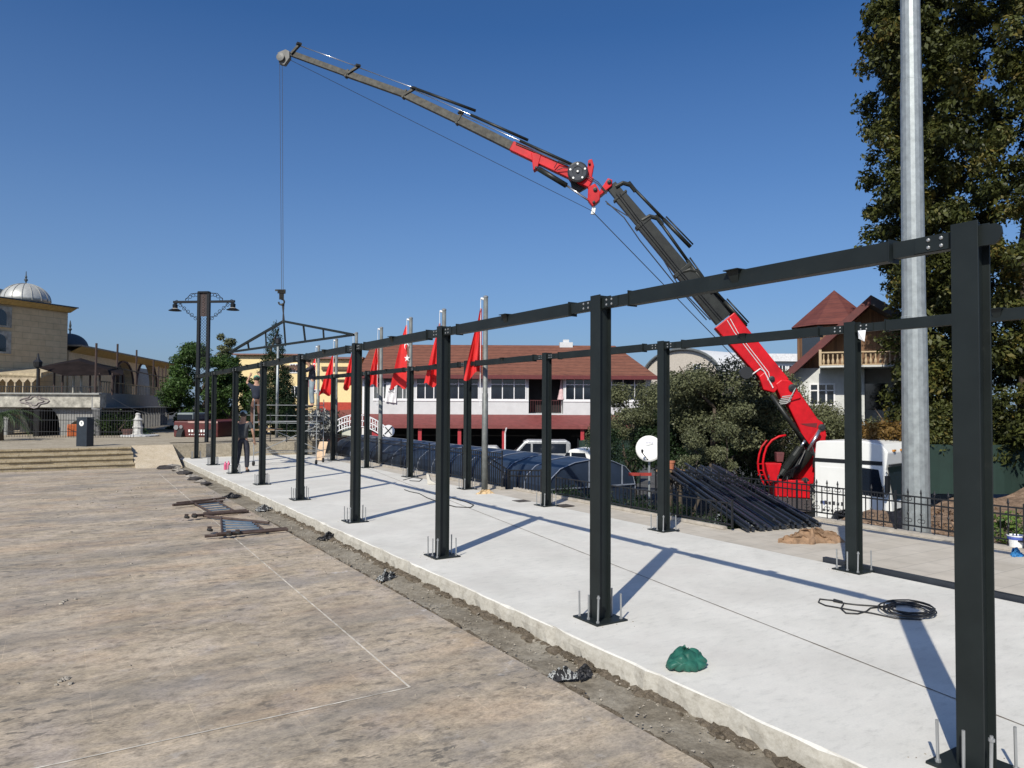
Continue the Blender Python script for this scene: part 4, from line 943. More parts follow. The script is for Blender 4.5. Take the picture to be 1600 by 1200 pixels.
# cable coil
mb = MB(); c = onZ(1418, 955, .012); e1 = (onZ(1460, 965, 0)-onZ(1376, 950, 0))/2; e1.z = 0; e2_ = Vector((-e1.y, e1.x, 0)).normalized()*.30; rr = random.Random(4)
for k in range(7):
    a0 = rr.uniform(0, 6.28); s = rr.uniform(.72, 1.12); o_ = Vector((rr.gauss(0, .03), rr.gauss(0, .035), 0))
    mb.tube([c+o_+e1*s*math.cos(a0+i*.35)+e2_*s*math.sin(a0+i*.35)*rr.uniform(.95, 1.04)+Vector((0,0,.006+.012*(k % 4)+.004*rr.random())) for i in range(18)], .0075, 6, closed=True)
P = [onZ(x, y, .01) for x, y in ((1400, 948), (1370, 947), (1340, 945), (1322, 943), (1300, 938), (1281, 936), (1279, 941), (1290, 946), (1330, 953), (1362, 958), (1400, 966), (1440, 968))]
mb.tube(P, .0075, 6); P = [onZ(x, y, .01) for x, y in ((1318, 944), (1314, 951), (1322, 958), (1340, 959), (1354, 955), (1360, 950), (1380, 948))]; mb.tube(P, .0075, 6)
cb = mb.build('coiled_cable', mat('black_cable', (.02, .02, .02), .45), None, smooth=True)
tag(cb, 'black electric cable coiled on the white slab near the nearest column', 'cable')
MB().tube([onZ(1303, 938, .018), onZ(1316, 941, .018)], [.018, .014], 8).build('plug', BLACK, cb)
for pts, lab in (([(632, 765), (640, 768), (655, 771), (668, 778), (690, 786), (712, 792), (735, 793), (740, 789), (728, 784), (706, 778)], 'thin black cable looped on the slab behind the third near column'),
                 ([(630, 750), (645, 746), (660, 748), (655, 752), (640, 751)], 'short black cable beside the far row column under the crescent flag')):
    o = MB().tube([onZ(x, y, .01) for x, y in pts], .009, 6).build('loose_cable', BLACK, None, smooth=True); tag(o, lab, 'cable')
# tarp, sandbag, stone, board, drain covers
c = onZ(1266, 846, -.01); cloth('burlap_tarp', c, (.48, .24, .27), mat('brown_burlap', (.27, .17, .10), .9, var=.35, scale=12, bmp=.2), 12, .05, -.45, power=3, ridge=.8, label='crumpled brown burlap tarp on the sidewalk by the tube ends', cat='tarp')
c = onZ(757, 771, 0); cloth('sand_sack', c, (.26, .14, .14), mat('ochre_sack', (.62, .45, .25), .85, var=.3), 5, .03, .1, label='torn ochre sack at the foot of the nearest flagpole', cat='sack')
c = onZ(673, 757, 0); mb = MB(); mb.prism([c+R2*x+Vector((0,0,z)) for x, z in ((-.12, .26), (-.05, .25), (0, .1), (.2, 0), (-.08, 0))], FW*.14); o = mb.build('stone_fragment', mat('pale_marble', (.55, .52, .45), .8, var=.2), bevel=.02); tag(o, 'pale wedge of stone standing on the slab left of the third near column', 'stone')
a = dep(503, 704, 25.5); c = onZ(503, 718, .0); mb = MB(); mb.bar(onZ(499, 719, .02), dep(506, 690, 26.6), .3, .02, side=R2); o = mb.build('wooden_board', mat('raw_plywood', (.6, .43, .28), .8, var=.2)); tag(o, 'pale wooden board leaning beside the scaffold tower', 'board')
for px, py, lab in ((815, 783, 'dark square drain plate on the slab left of the far column before the canopy'), (882, 790, 'dark square drain plate on the slab right of the far column before the canopy')):
    c = onZ(px, py, 0); mb = MB(); mb.cbox(c+Vector((0,0,.004)), (.3, .3, .008)); mb.box(c.x-.02, c.x+.02, c.y-.1, c.y+.1, .008, .012); o = mb.build('drain_plate', mat('rusty_plate', (.07, .06, .05), .8)); tag(o, lab, 'drain plate', 'drain plates on the slab')
# bucket and blue cloth at right edge
c = onZ(1594, 862, -.01)+Vector((.12, .1, 0)); mb = MB(); mb.lathe(c, [(.09, 0), (.115, .2), (.122, .2), (.12, .21), (.105, .21), (.085, .02)], 20); t = mb.build('white_bucket', WHITE); tag(t, 'white plastic bucket with a blue band standing by the right fence', 'bucket')
MB().lathe(c, [(.1105, .15), (.118, .19)], 20).build('band', mat('bucket_blue', (.1, .15, .5), .5), t)
c = onZ(1588, 868, -.01); cloth('blue_cloth', c, (.13, .09, .12), mat('blue_fabric', (.02, .17, .4), .7, var=.3), 6, .03, .2, label='bright blue cloth heap in front of the white bucket', cat='cloth')
# bottles by the far columns
for k, (px, py) in enumerate(((352, 734), (357, 733), (361, 736))):
    c = onZ(px, py, 0); PK = mat('pink_plastic', (.6, .1, .2), .4) if k == 0 else PK; o = MB().lathe(c, [(.04, 0), (.045, .02), (.045, .17), (.02, .21), (.018, .25)], 10).build('pink_bottle', PK if k < 2 else WHITE); tag(o, ['leftmost pink bottle at the seventh near column', 'middle pink bottle at the seventh near column', 'pale bottle of the three at the seventh near column'][k], 'bottle', 'bottles at the seventh near column')

# scaffold ladder frames lying on the paving
RUST = mat('rusty_brown_steel', (.075, .05, .04), .7, var=.4, scale=12)
def ladder_frame(lab, r0, r1, r2_, r3, casters):
    a, b, c, d_ = [onZ(x, y, -.08) for x, y in (r0, r1, r2_, r3)]
    t = thing('ladder_frame', lab, 'scaffold frame', ((a+c)/2).xy.to_3d()+Vector((0,0,-.13)), group='scaffold ladder frames lying on the paving')
    MB().tube([a, b], .024, 8).build('side_tube', RUST, t); MB().tube([c, d_], .024, 8).build('side_tube', RUST, t)
    A0 = a.lerp(b, .28); A1 = a.lerp(b, .75); B0 = c.lerp(d_, .2); B1 = c.lerp(d_, .72)
    MB().tube([A0, B0], .02, 6).build('cross_tube', RUST, t); MB().tube([A1, B1], .02, 6).build('cross_tube', RUST, t)
    LB = mat('blue_grey_rung', (.10, .15, .21), .5)
    for k in range(1, 6):
        s = k/6; MB().bar(A0.lerp(B0, s).lerp(A1.lerp(B1, s), .04), A0.lerp(B0, s).lerp(A1.lerp(B1, s), .96), .045, .02).build('rung', LB, t)
    for px, py in casters:
        p = onZ(px, py, -.06); w = MB().lathe(p, [(.02, -.015), (.048, -.015), (.048, .015), (.02, .015)], 14, axis=(.3, .3, .9)).build('castor', RUBBER, t); MB().cbox(p+Vector((0,.04,.02)), (.06, .06, .06)).build('castor_bracket', RUST, w)
ladder_frame('brown scaffold ladder frame lying farther from the camera on the paving', (276, 786), (352, 778), (318, 802), (385, 797), ((292, 808), (304, 807)))
ladder_frame('brown scaffold ladder frame lying nearer to the camera on the paving', (318, 806), (420, 817), (320, 838), (450, 827), ((328, 828), (358, 835), (372, 833)))
for (a, b), lab in ((((270, 789), (348, 783)), 'brown tube lying left of the farther ladder frame'), (((338, 835), (447, 826)), 'long brown tube lying along the front of the nearer ladder frame'), (((300, 806), (388, 799)), 'brown tube lying between the two ladder frames')):
    o = MB().tube([onZ(*a, -.05), onZ(*b, -.1)], .028, 8).build('loose_tube', RUST); tag(o, lab, 'tube', 'loose brown tubes beside the ladder frames')

# ------------------------------------------------------------ people
SKIN = mat('skin', (.42, .24, .16), .55, var=.1); HAIR = mat('dark_hair', (.02, .015, .012), .7)
def skinned(name, verts, edges, m, parent, sub=2):
    me = bpy.data.meshes.new(name); bm = bmesh.new(); ly = bm.verts.layers.skin.verify(); V = []
    for i, (p, r) in enumerate(verts):
        v = bm.verts.new(p); v[ly].radius = (r, r) if not isinstance(r, tuple) else r; v[ly].use_root = (i == 0); V.append(v)
    for a, b in edges: bm.edges.new((V[a], V[b]))
    bm.to_mesh(me); bm.free(); me.materials.append(m); o = bpy.data.objects.new(name, me); COL.objects.link(o); o.parent = parent
    s = o.modifiers.new('skin', 'SKIN'); s.use_smooth_shade = True; s.branch_smoothing = .5
    u = o.modifiers.new('sub', 'SUBSURF'); u.levels = sub; u.render_levels = sub; return o
def person(lab, loc, rz, J, shirt, trouser, cap=None, hair=True, hgt=1.72, sleeve='long', shoe=None):
    """J: overrides of joint positions in local frame (x right, y forward, z up)"""
    j = dict(pel=(0,0,.95), spi=(0,0,1.12), che=(0,0,1.33), nek=(0,0,1.47), hd0=(0,.01,1.56), hd1=(0,.015,1.64), sl=(-.18,0,1.40), el=(-.25,-.01,1.12), wl=(-.26,.06,.87), sr=(.18,0,1.40), er=(.25,-.01,1.12), wr=(.26,.06,.87),
             hl=(-.09,0,.90), kl=(-.11,.02,.50), al=(-.12,-.02,.09), tl=(-.13,.13,.04), hr=(.09,0,.90), kr=(.11,.02,.50), ar=(.12,-.02,.09), tr=(.13,.13,.04))
    j.update(J); t = thing('person', lab, 'person', loc, rz); k = hgt/1.72; g = {a: Vector(b)*k for a, b in j.items()}
    def body(keys, rad, edges, nm, m, extra=()):
        vs = [(g[a], r*k) for a, r in zip(keys, rad)]+list(extra); ix = {a: i for i, a in enumerate(keys)}
        return skinned(nm, vs, [(ix[a], ix[b]) if isinstance(a, str) else (a, b) for a, b in edges], m, t)
    keys = ['pel','spi','che','nek','hd0','hd1','sl','el','wl','sr','er','wr','hl','kl','al','tl','hr','kr','ar','tr']
    rad = [.09,.09,.11,.055,.085,.075,.05,.040,.03,.05,.040,.03,.06,.05,.038,.035,.06,.05,.038,.035]
    E = [('pel','spi'),('spi','che'),('che','nek'),('nek','hd0'),('hd0','hd1'),('che','sl'),('sl','el'),('el','wl'),('che','sr'),('sr','er'),('er','wr'),('pel','hl'),('hl','kl'),('kl','al'),('al','tl'),('pel','hr'),('hr','kr'),('kr','ar'),('ar','tr')]
    ix = {a: i for i, a in enumerate(keys)}; vs = [(g[a], r*k) for a, r in zip(keys, rad)]; ed = [(ix[a], ix[b]) for a, b in E]
    for w, e in (('wl', 'el'), ('wr', 'er')):      # palm, four fingers and a thumb
        d = (g[w]-g[e]).normalized(); s = d.cross(Vector((0, 1, .2))).normalized(); n0 = len(vs); vs.append((g[w]+d*.07*k, .026*k)); ed.append((ix[w], n0))
        for f, L in ((-.03, .075), (-.01, .09), (.012, .085), (.032, .065)):
            b0 = len(vs); vs.append((g[w]+d*.1*k+s*f*k, .009*k)); vs.append((g[w]+d*(.1+L*.8)*k+s*f*k+Vector((0, .018, 0)), .007*k)); ed += [(n0, b0), (b0, b0+1)]
        b0 = len(vs); vs.append((g[w]+d*.07*k+s*-.055*k, .009*k)); ed.append((n0, b0))
    skinned('body', vs, ed, SKIN, t)
    g['pb'] = g['pel']-Vector((0,0,.05)); g['pt'] = g['pel']+Vector((0,0,.09))
    ks = ['pb','spi','che','sl','el','sr','er'] + (['wl','wr'] if sleeve == 'long' else [])
    if sleeve == 'short': g['el'] = g['sl'].lerp(g['el'], .7); g['er'] = g['sr'].lerp(g['er'], .7)
    body(ks, [.165,.15,.155,.078,.06,.078,.06,.045,.045], [('pb','spi'),('spi','che'),('che','sl'),('sl','el'),('che','sr'),('sr','er')]+([('el','wl'),('er','wr')] if sleeve == 'long' else []), 'shirt', shirt)
    g['al2'] = g['al']+Vector((0,0,.03)); g['ar2'] = g['ar']+Vector((0,0,.03))
    body(['pt','pel','hl','kl','al2','hr','kr','ar2'], [.14,.15,.105,.078,.062,.105,.078,.062], [('pt','pel'),('pel','hl'),('hl','kl'),('kl','al2'),('pel','hr'),('hr','kr'),('kr','ar2')], 'trousers', trouser)
    for a, b in (('al','tl'), ('ar','tr')): skinned('shoe', [(g[a]+Vector((0,-.02,-.03)), .052), (g[b]+Vector((0,.02,-.005)), .042)], [(0, 1)], shoe or RUBBER, t)
    hc = g['hd1']; fw = Vector((0, 1, 0))
    if cap:
        mb = MB(); mb.lathe(hc+Vector((0,0,.01)), [(.108, -.01), (.106, .03), (.085, .075), (.04, .1), (.0, .104)], 16); mb.cbox(hc+fw*.13+Vector((0,0,.005)), (.13, .1, .012)); mb.build('cap', cap, t, local=True, smooth=True)
    if hair: MB().blob(hc+Vector((0,-.018,.005)), (.1, .1, .1), 2, .05, 12, 8).build('hair', HAIR, t, local=True, smooth=True)
    f = MB()
    f.blob(hc+Vector((0,.1,-.045)), (.012, .02, .022), 1, 0, 8, 6)
    f.build('nose', SKIN, t, local=True, smooth=True)
    mb = MB()
    for x in (-.033, .033): mb.blob(hc+Vector((x, .086, -.015)), (.012, .008, .008), 1, 0, 8, 6)
    mb.build('eyes', HAIR, t, local=True); MB().cbox(hc+Vector((0,.082,-.085)), (.045, .012, .01)).build('mouth', mat('lips', (.3, .1, .09), .6), t, local=True)
    return t
face = -YAW   # local +y looks the way the camera looks
DEN = mat('dark_denim', (.03, .032, .045), .85, var=.3, scale=10); GREY = mat('charcoal_shirt', (.05, .055, .06), .85, var=.2)
c = onZ(379, 738, 0)
p = person('worker seen from behind in a charcoal T-shirt and dark jeans standing on the far slab', c, face+.1, dict(al=(-.17,-.05,.09), tl=(-.19,.1,.04), kl=(-.13,.03,.5), wr=(.28,.12,.9), er=(.27,.0,1.13)), GREY, DEN, cap=mat('pale_cap', (.4, .5, .5), .7), hgt=1.8, sleeve='short')
c = dep(487, 637, 24.4)
pl = c.z
person('worker in navy jacket and pale jeans up on the scaffold by the fifth near column', c, face+2.0, dict(wr=(.16,.5,1.28), er=(.22,.26,1.2), wl=(-.12,.5,1.36), el=(-.2,.24,1.22), che=(0,.06,1.32), nek=(0,.1,1.46), hd0=(0,.14,1.54), hd1=(0,.16,1.61)), mat('navy_jacket', (.02, .022, .035), .8), mat('pale_jeans', (.22, .27, .3), .85), cap=mat('khaki_cap', (.2, .19, .15), .8), hgt=1.68)
c2 = dep(400, 668, 24.8)
person('worker in a green cap reaching up from the scaffold behind the sixth near column', c2, face+.4, dict(wr=(.12,.3,1.75), er=(.24,.16,1.52), wl=(-.2,.3,1.72), el=(-.3,.14,1.5)), mat('navy_shirt', (.012, .018, .035), .8), mat('brown_trousers', (.12, .06, .04), .8), cap=mat('green_cap', (.1, .3, .2), .7), hgt=1.74, sleeve='short')

# ------------------------------------------------------------ scaffold tower
t = thing('scaffold_tower', 'grey wheeled scaffold tower carrying two workers on the far part of the slab', 'scaffold', onZ(440, 722, 0))
SC = mat('scaffold_grey', (.32, .33, .33), .5, metal=.3)
A0 = onZ(396, 724, .08); B0 = onZ(494, 722, .08); dz = Vector((0,0,1)); q = FW.xy.to_3d().normalized()*.9; A1 = A0+q; B1 = B0+q
for a in (A0, A1, B0, B1):
    MB().tube([a, a+dz*2.1], .016, 8).build('upright', SC, t); w = MB().lathe(a-dz*.0, [(.02,-.025),(.078,-.025),(.078,.025),(.02,.025)], 14, axis=tuple(RT)).build('castor', RUBBER, t)
for z in (.35, 1.35, 1.9):
    for a, b in ((A0, B0), (A1, B1), (A0, A1), (B0, B1)): MB().tube([a+dz*z, b+dz*z], .011, 6).build('ledger', SC, t)
MB().tube([A0+dz*.3, B0+dz*1.2], .014, 6).build('brace', SC, t); MB().tube([B1+dz*.3, A1+dz*1.2], .014, 6).build('brace', SC, t)
zz = pl-.03
mb = MB(); mb.prism([Vector((p.x, p.y, zz-.04)) for p in (B0.lerp(A0, .35), B0-RT*-.02, B1-RT*-.02, B1.lerp(A1, .35))], (0,0,.035)); mb.build('platform', WOOD, t)
zz = c2.z-.03; mb = MB(); mb.prism([Vector((p.x, p.y, zz-.04)) for p in (A0-RT*.05, A0.lerp(B0, .32), A1.lerp(B1, .32), A1-RT*.05)], (0,0,.035)); mb.build('platform', WOOD, t)

# ------------------------------------------------------------ buildings, each in a frame facing its own way
def frame(px, D, turn=0):
    """local x right, y away, z = world z; origin on the ground line below pixel column px at depth D"""
    o = dep(px, 632, D); o.z = 0
    a = -YAW+turn
    return Matrix.Translation(o) @ Matrix.Rotation(a, 4, 'Z')
def ppm(D): return F/D
def zz_(py, D, px=800): return CAM.z+(632+.0052*(px-800)-py)*D/F
ROOFT = brickmat('clay_roof_tiles', (.17, .062, .035), (.22, .085, .05), (.08, .03, .02), .35, .28, .03, bmp=.6)
ROOF2 = brickmat('red_shingles', (.11, .028, .022), (.15, .042, .032), (.08, .02, .02), .3, .22, .02)
WALLG = mat('pale_grey_wall', (.56, .57, .57), .8, var=.08, scale=2); WALLD = mat('grey_wall', (.30, .31, .31), .8, var=.1)
DARKIN = mat('interior_shade', (.012, .012, .013), .9); WINF = mat('white_window_frame', (.75, .75, .75), .5, var=.05)  # near-black interior colour stands in for shade inside recesses and behind openings
AWN = mat('red_awning', (.20, .05, .045), .7, var=.25, scale=3); REDP = mat('red_post', (.4, .03, .04), .6)
def window(T, par, x0, x1, z0, z1, y, cols, rows=1, tr=.3, fr=.07, glass=GLASS):
    w = MB(T); w.box(x0, x1, y-.04, y+.0, z0, z0+fr).box(x0, x1, y-.04, y, z1-fr, z1)
    for k in range(cols+1):
        x = x0+(x1-x0-fr)*k/cols; w.box(x, x+fr, y-.04, y, z0+fr, z1-fr)
    if tr: zc = z1-(z1-z0)*tr; w.box(x0+fr, x1-fr, y-.035, y-.003, zc, zc+fr*.8)
    o = w.build('window', WINF, par)
    MB(T).box(x0+.02, x1-.02, y-.02, y-.008, z0+.02, z1-.02).build('pane', glass, o); return o
# long tiled building
D = 60; T = frame(565, D); X = lambda px: (px-565)/ppm(D); Z = lambda py: zz_(py, D)
t = thing('school_building', 'long two storey building with clay tiled roof, strip windows and dark red awning', 'building', T.translation+Vector((0,0,-2.2)))
MB(T).box(X(566), X(826), 0, 10, Z(648), Z(586)).box(X(880), X(1018), 0, 10, Z(648), Z(586)).box(X(826), X(880), 1.6, 10, Z(648), Z(586)).box(X(826), X(880), 0, 1.6, Z(653), Z(646)).build('upper_wall', WALLG, t)
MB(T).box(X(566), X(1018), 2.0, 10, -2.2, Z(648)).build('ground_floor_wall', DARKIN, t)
mb = MB(T); a0, a1 = X(560), X(1024); zr, ze = zz_(540, 65.5), Z(587)
mb.add([(a0, -.7, ze), (a1, -.7, ze), (a1, 10.7, ze), (a0, 10.7, ze), (a0+.1, 5, zr), (a1-2.6, 5, zr), (a0, -.7, ze-.15), (a1, -.7, ze-.15), (a1, 10.7, ze-.15), (a0, 10.7, ze-.15)],
   [(0,1,5,4), (1,2,5), (2,3,4,5), (3,0,4), (0,6,7,1), (1,7,8,2), (2,8,9,3), (3,9,6,0), (6,9,8,7)])
rf = mb.build('roof', ROOFT, t)
mb = MB(T); mb.box(X(880), X(902), 4.6, 5.6, zr-.3, zr+.25).box(X(886), X(896), 4.8, 5.4, zr+.25, zr+.5); mb.build('chimney', WALLG, rf)
MB(T).box(a0, a1, -.78, -.70, ze-.3, ze+.02).build('gutter', mat('dark_red_gutter', (.12, .02, .02), .6), rf)
for x0, x1, c_ in ((583, 645, 4), (650, 692, 3), (700, 748, 3), (766, 822, 3), (883, 926, 3), (955, 1010, 3)):
    window(T, t, X(x0), X(x1), Z(625), Z(590), -.003, c_, tr=.32, glass=GLASS if x0 > 640 else mat('curtained_glass', (.1, .11, .11), .3))
MB(T).box(X(566), X(826), -.012, -.004, Z(588), Z(586)).box(X(583), X(826), -.06, -.003, Z(627.5), Z(625)).box(X(880), X(1016), -.06, -.003, Z(627.5), Z(625)).build('trim', WINF, t)
mb = MB(T); mb.box(X(828), X(878), .1, .15, Z(626), Z(625));
for k in range(14): x = X(829)+k*.19; mb.box(x, x+.03, .1, .14, Z(644), Z(626))
mb.build('balcony_rail', mat('dark_red_rail', (.08, .015, .015), .6), t)
MB(T).box(X(827), X(879), 1.55, 1.6, Z(645), Z(588)).build('balcony_shade_sheet', DARKIN, t)  # dark sheet over the pale back wall, painting in the recess shade
mb = MB(T); mb.add([(X(566), -.02, Z(648)), (X(1018), -.02, Z(648)), (X(1018), -3.0, Z(663)), (X(566), -3.0, Z(663)), (X(566), -.02, Z(650)), (X(1018), -.02, Z(650)), (X(1018), -3.0, Z(665)), (X(566), -3.0, Z(665))], [(0,1,2,3),(4,7,6,5),(0,3,7,4),(1,5,6,2),(3,2,6,7)])
mb.box(X(566), X(1018), -3.05, -2.98, Z(668), Z(663.5)); mb.build('awning', AWN, t)
for px in (663, 722, 788, 850, 905): MB(T).box(X(px-2.6), X(px+2.6), -2.8, -2.5, -2.2, Z(666)).build('awning_post', REDP, t)
mb = MB(T); mb.tube([(X(790), -2.9, Z(700)), (X(790), -2.9, Z(675)), (X(792), -3.1, Z(667))], .06, 6); mb.build('downpipe', WINF, t)
MB(T).box(X(566), X(576), -.05, .3, -2.2, Z(586)).build('corner_pilaster', WINF, t)
# banner and parasol
mb = MB(T); vs = []
for j in range(9):
    for i in range(7): vs.append((X(604)+i/6*.9-(.1*j/8), -.18+.05*math.sin(i*2.1+j*.4), Z(598)-j/8*1.6-(.12*(i/6))))
mb.add(vs, [(j*7+i, j*7+i+1, (j+1)*7+i+1, (j+1)*7+i) for j in range(8) for i in range(6)]); o = mb.build('hanging_banner', CLOTHW); tag(o, 'white banner with a dark round emblem hanging from the upper windows of the long building', 'banner')
mb = MB(T); pts = [(X(612)+.19*math.cos(a), -.26, Z(607)+.19*math.sin(a)) for a in [R(200+i*18) for i in range(12)]]; mb.tube(pts, .035, 5); mb.tube([(X(612)-.03, -.26, Z(607)+.1), (X(612)-.03, -.26, Z(607)-.02)], .03, 5); mb.tube([(X(612)+.09, -.26, Z(607)+.08), (X(612)+.09, -.26, Z(607)-.05)], .03, 5); mb.tube([(X(612)-.25, -.26, Z(613)), (X(612)+.2, -.26, Z(613.4))], .018, 5); mb.build('emblem', BLACK, o)
t2 = thing('closed_parasol', 'closed pale pink parasol on the balcony of the long building', 'parasol', T @ Vector((X(877), .3, Z(640))))
MB(T).lathe((X(877), .2, Z(624)), [(.32, 0), (.2, .5), (.08, 1.2), (.03, 1.7)], 10).build('canopy', mat('pink_cloth', (.6, .42, .42), .8), t2); MB(T).tube([(X(877), .2, Z(643)), (X(877), .2, Z(584))], .03, 6).build('pole', WINF, t2)
# yellow building
D = 64; T = frame(370, D); X = lambda px: (px-370)/ppm(D); Z = lambda py: zz_(py, D)
YEL = mat('yellow_plaster', (.78, .62, .32), .8, var=.1)
t = thing('yellow_building', 'pale yellow building with dark bands and red base behind the fir tree', 'building', T.translation+Vector((0,0,-2)))
MB(T).box(X(368), X(470), 0, 9, -2.2, Z(557)).box(X(470), X(562), .5, 9, -2.2, Z(562)).build('wall', YEL, t)
mb = MB(T); mb.box(X(364), X(474), -.4, 9.4, Z(557)+.005, Z(555)).box(X(474)+.01, X(566), .1, 9.4, Z(562)+.005, Z(559)); mb.build('roof', mat('roof_grey_red', (.22, .12, .1), .8), t)
mb = MB(T); mb.box(X(440), X(470), -.3, -.01, Z(579), Z(573)).box(X(500), X(562), .3, .49, Z(579), Z(574)).box(X(500), X(562), .3, .49, Z(596), Z(594)); mb.build('dark_band', mat('brown_band', (.12, .08, .05), .8), t)
MB(T).box(X(497), X(563), .3, .49, -2.2, Z(630)).build('red_base', mat('red_plaster', (.42, .05, .03), .8), t)
for x0, x1, y0, y1 in ((452, 466, 585, 570), (485, 505, 616, 610), (455, 470, 622, 605)): window(T, t, X(x0), X(x1), Z(y0), Z(y1), (-.003 if x0 < 470 else .49), 3, tr=0)
mb = MB(T); mb.add([(X(496), -5, Z(655)), (X(566), -5, Z(648)), (X(566), -1, Z(640)), (X(500), -1, Z(645)), (X(496), -5, Z(668)), (X(566), -5, Z(662))], [(0,1,2,3),(0,4,5,1)])
o = mb.build('red_market_awning', AWN); tag(o, 'dark red sloping awning in front of the yellow building', 'awning')
# barrel roofed building
D = 80; T = frame(1046, D, R(-25)); t = thing('barrel_roof_building', 'white barrel roofed building with small windows behind the olive trees', 'building', T.translation+Vector((0,0,-2.2)))
# gable faces left-front: axis along local x, vault across local y
hw = 5.4; zt = zz_(546, 82); zs_ = zt-3.2; mb = MB(T); n = 18; vs = []
T = frame(1064, D, R(38)); Rm = T
for k in range(n+1):
    a = math.pi*k/n; vs += [(hw*math.cos(a), 0, zs_+(zt-zs_)*math.sin(a)), (hw*math.cos(a), 34, zs_+(zt-zs_)*math.sin(a))]
T = frame(1062, D, R(-52)); mb = MB(T)
mb.add(vs, [(2*k, 2*k+1, 2*k+3, 2*k+2) for k in range(n)]); mb.build('roof', mat('white_roof_sheet', (.7, .7, .68), .5, var=.06), t, smooth=True)
mb = MB(T); mb.prism([(hw*.97*math.cos(math.pi*k/n), .3, zs_+(zt-zs_)*.97*math.sin(math.pi*k/n)) for k in range(n+1)], (0, .2, 0)); mb.box(-hw, hw, .3, 33, -2.2, zs_); mb.build('end_wall', mat('beige_wall', (.5, .45, .38), .85, var=.15), t)
mb = MB(T); mb.tube([(hw*1.0*math.cos(math.pi*k/n), -.02, zs_+(zt-zs_)*math.sin(math.pi*k/n)) for k in range(n+1)], .14, 6); mb.build('roof_edge', mat('grey_edge', (.12, .13, .13), .7), t)
window(T, t, 1.6, 2.6, zs_+.2, zs_+1.5, .29, 2, tr=0)
for y in (5, 8.6, 12.2, 15.8, 19.4, 23):
    w = MB(T).box(hw*.86, hw+.05, y-.62, y+.62, zs_+.25, zs_+1.65).build('dormer', WINF, t)
    MB(T).box(hw+.052, hw+.07, y-.45, y+.45, zs_+.4, zs_+1.4).build('dormer_glass', mat('grey_glass', (.12, .13, .14), .2), w)
    MB(T).box(hw*.8, hw+.3, y-.8, y+.8, zs_+1.655, zs_+1.73).build('dormer_roof', mat('grey_edge2', (.15, .16, .16), .7), w)
# flat white annexe to the right
D = 70; T = frame(1205, D); X = lambda px: (px-1205)/ppm(D); Z = lambda py: zz_(py, D)
t = thing('white_annexe', 'low white building with a flat roof and windows right of the crane boom', 'building', T.translation+Vector((0,0,-2.2)))
MB(T).box(X(1195), X(1262), 0, 6, -2.2, Z(563)).build('wall', WALLG, t); MB(T).box(X(1190), X(1266), -.5, 6.2, Z(562.8), Z(551)).build('roof', mat('white_metal_roof', (.7, .7, .7), .5), t)
for x0 in (1217, 1232): window(T, t, X(x0), X(x0+11), Z(582), Z(568), -.003, 2, tr=0)

# timber gabled house
D = 29; T = frame(1245, D, -.41); X = lambda px: (px-1245)/ppm(D)/1.07; Z = lambda py: zz_(py, D, 1300)
PLANK = mat('brown_planks', (.20, .105, .05), .7, var=.55, scale=3.5, sc=(3.2, 3.2, .12)); HW = mat('white_render', (.56, .57, .55), .85, var=.12)
DR = mat('dark_red_board', (.10, .018, .016), .6, var=.3)
t = thing('timber_house', 'house with red pointed tower roof, plank gable, cream balcony and pale ground floor', 'building', T.translation+Vector((0,0,-2.2)))
MB(T).box(X(1238), X(1348), .5, 7, -2.2, Z(575)).box(X(1348)+.002, X(1440), 2.2, 7, -2.2, Z(575)).build('ground_floor', HW, t)
mb = MB(T); mb.prism([(x, .9, z) for x, z in ((X(1237), Z(574)), (X(1420), Z(574)), (X(1420), Z(520)), (X(1357), Z(478)), (X(1237), Z(574)+.1))], (0, 5, 0)); mb.build('plank_gable', PLANK, t)
mb = MB(T); mb.prism([(x, -.3, z) for x, z in ((X(1357), Z(468)), (X(1222), Z(587)), (X(1226), Z(597)), (X(1357), Z(482)))], (0, 6.8, 0)); mb.build('roof_slope', DR, t)
mb = MB(T); mb.prism([(x, -.3, z) for x, z in ((X(1357)+.005, Z(468)), (X(1470), Z(540)), (X(1466), Z(550)), (X(1357)+.005, Z(482)))], (0, 6.8, 0)); mb.build('roof_slope', mat('dark_roof', (.035, .035, .04), .7), t)
# tower
tc = Vector((X(1304), 3.4, 0)); n8 = 4; mb = MB(T)
zt_, zb_ = zz_(458, 32.5, 1300), zz_(514, 32, 1300); rr_ = 1.85; vs = [(tc.x, tc.y, zt_)]; K = 8
for k in range(K): a = R(22.5+k*45); vs.append((tc.x+rr_*math.cos(a), tc.y+rr_*math.sin(a), zb_))
vs.append((tc.x, tc.y, zb_-.02)); mb.add(vs, [(0, 1+k, 1+(k+1) % K) for k in range(K)]+[(K+1, 1+(k+1) % K, 1+k) for k in range(K)]); mb.build('tower_roof', ROOF2, t)
mb = MB(T); mb.prism([(tc.x+1.6*math.cos(R(22.5+k*45)), tc.y+1.6*math.sin(R(22.5+k*45)), 2.5) for k in range(K)], (0,0,zb_-2.53)); mb.build('tower_wall', PLANK, t)
a0 = 1.6*math.cos(R(22.5)); MB(T).box(tc.x-1.25, tc.x-.55, tc.y-1.52, tc.y-1.49, zb_-1.5, zb_-.35).build('tower_window', GLASS, t)
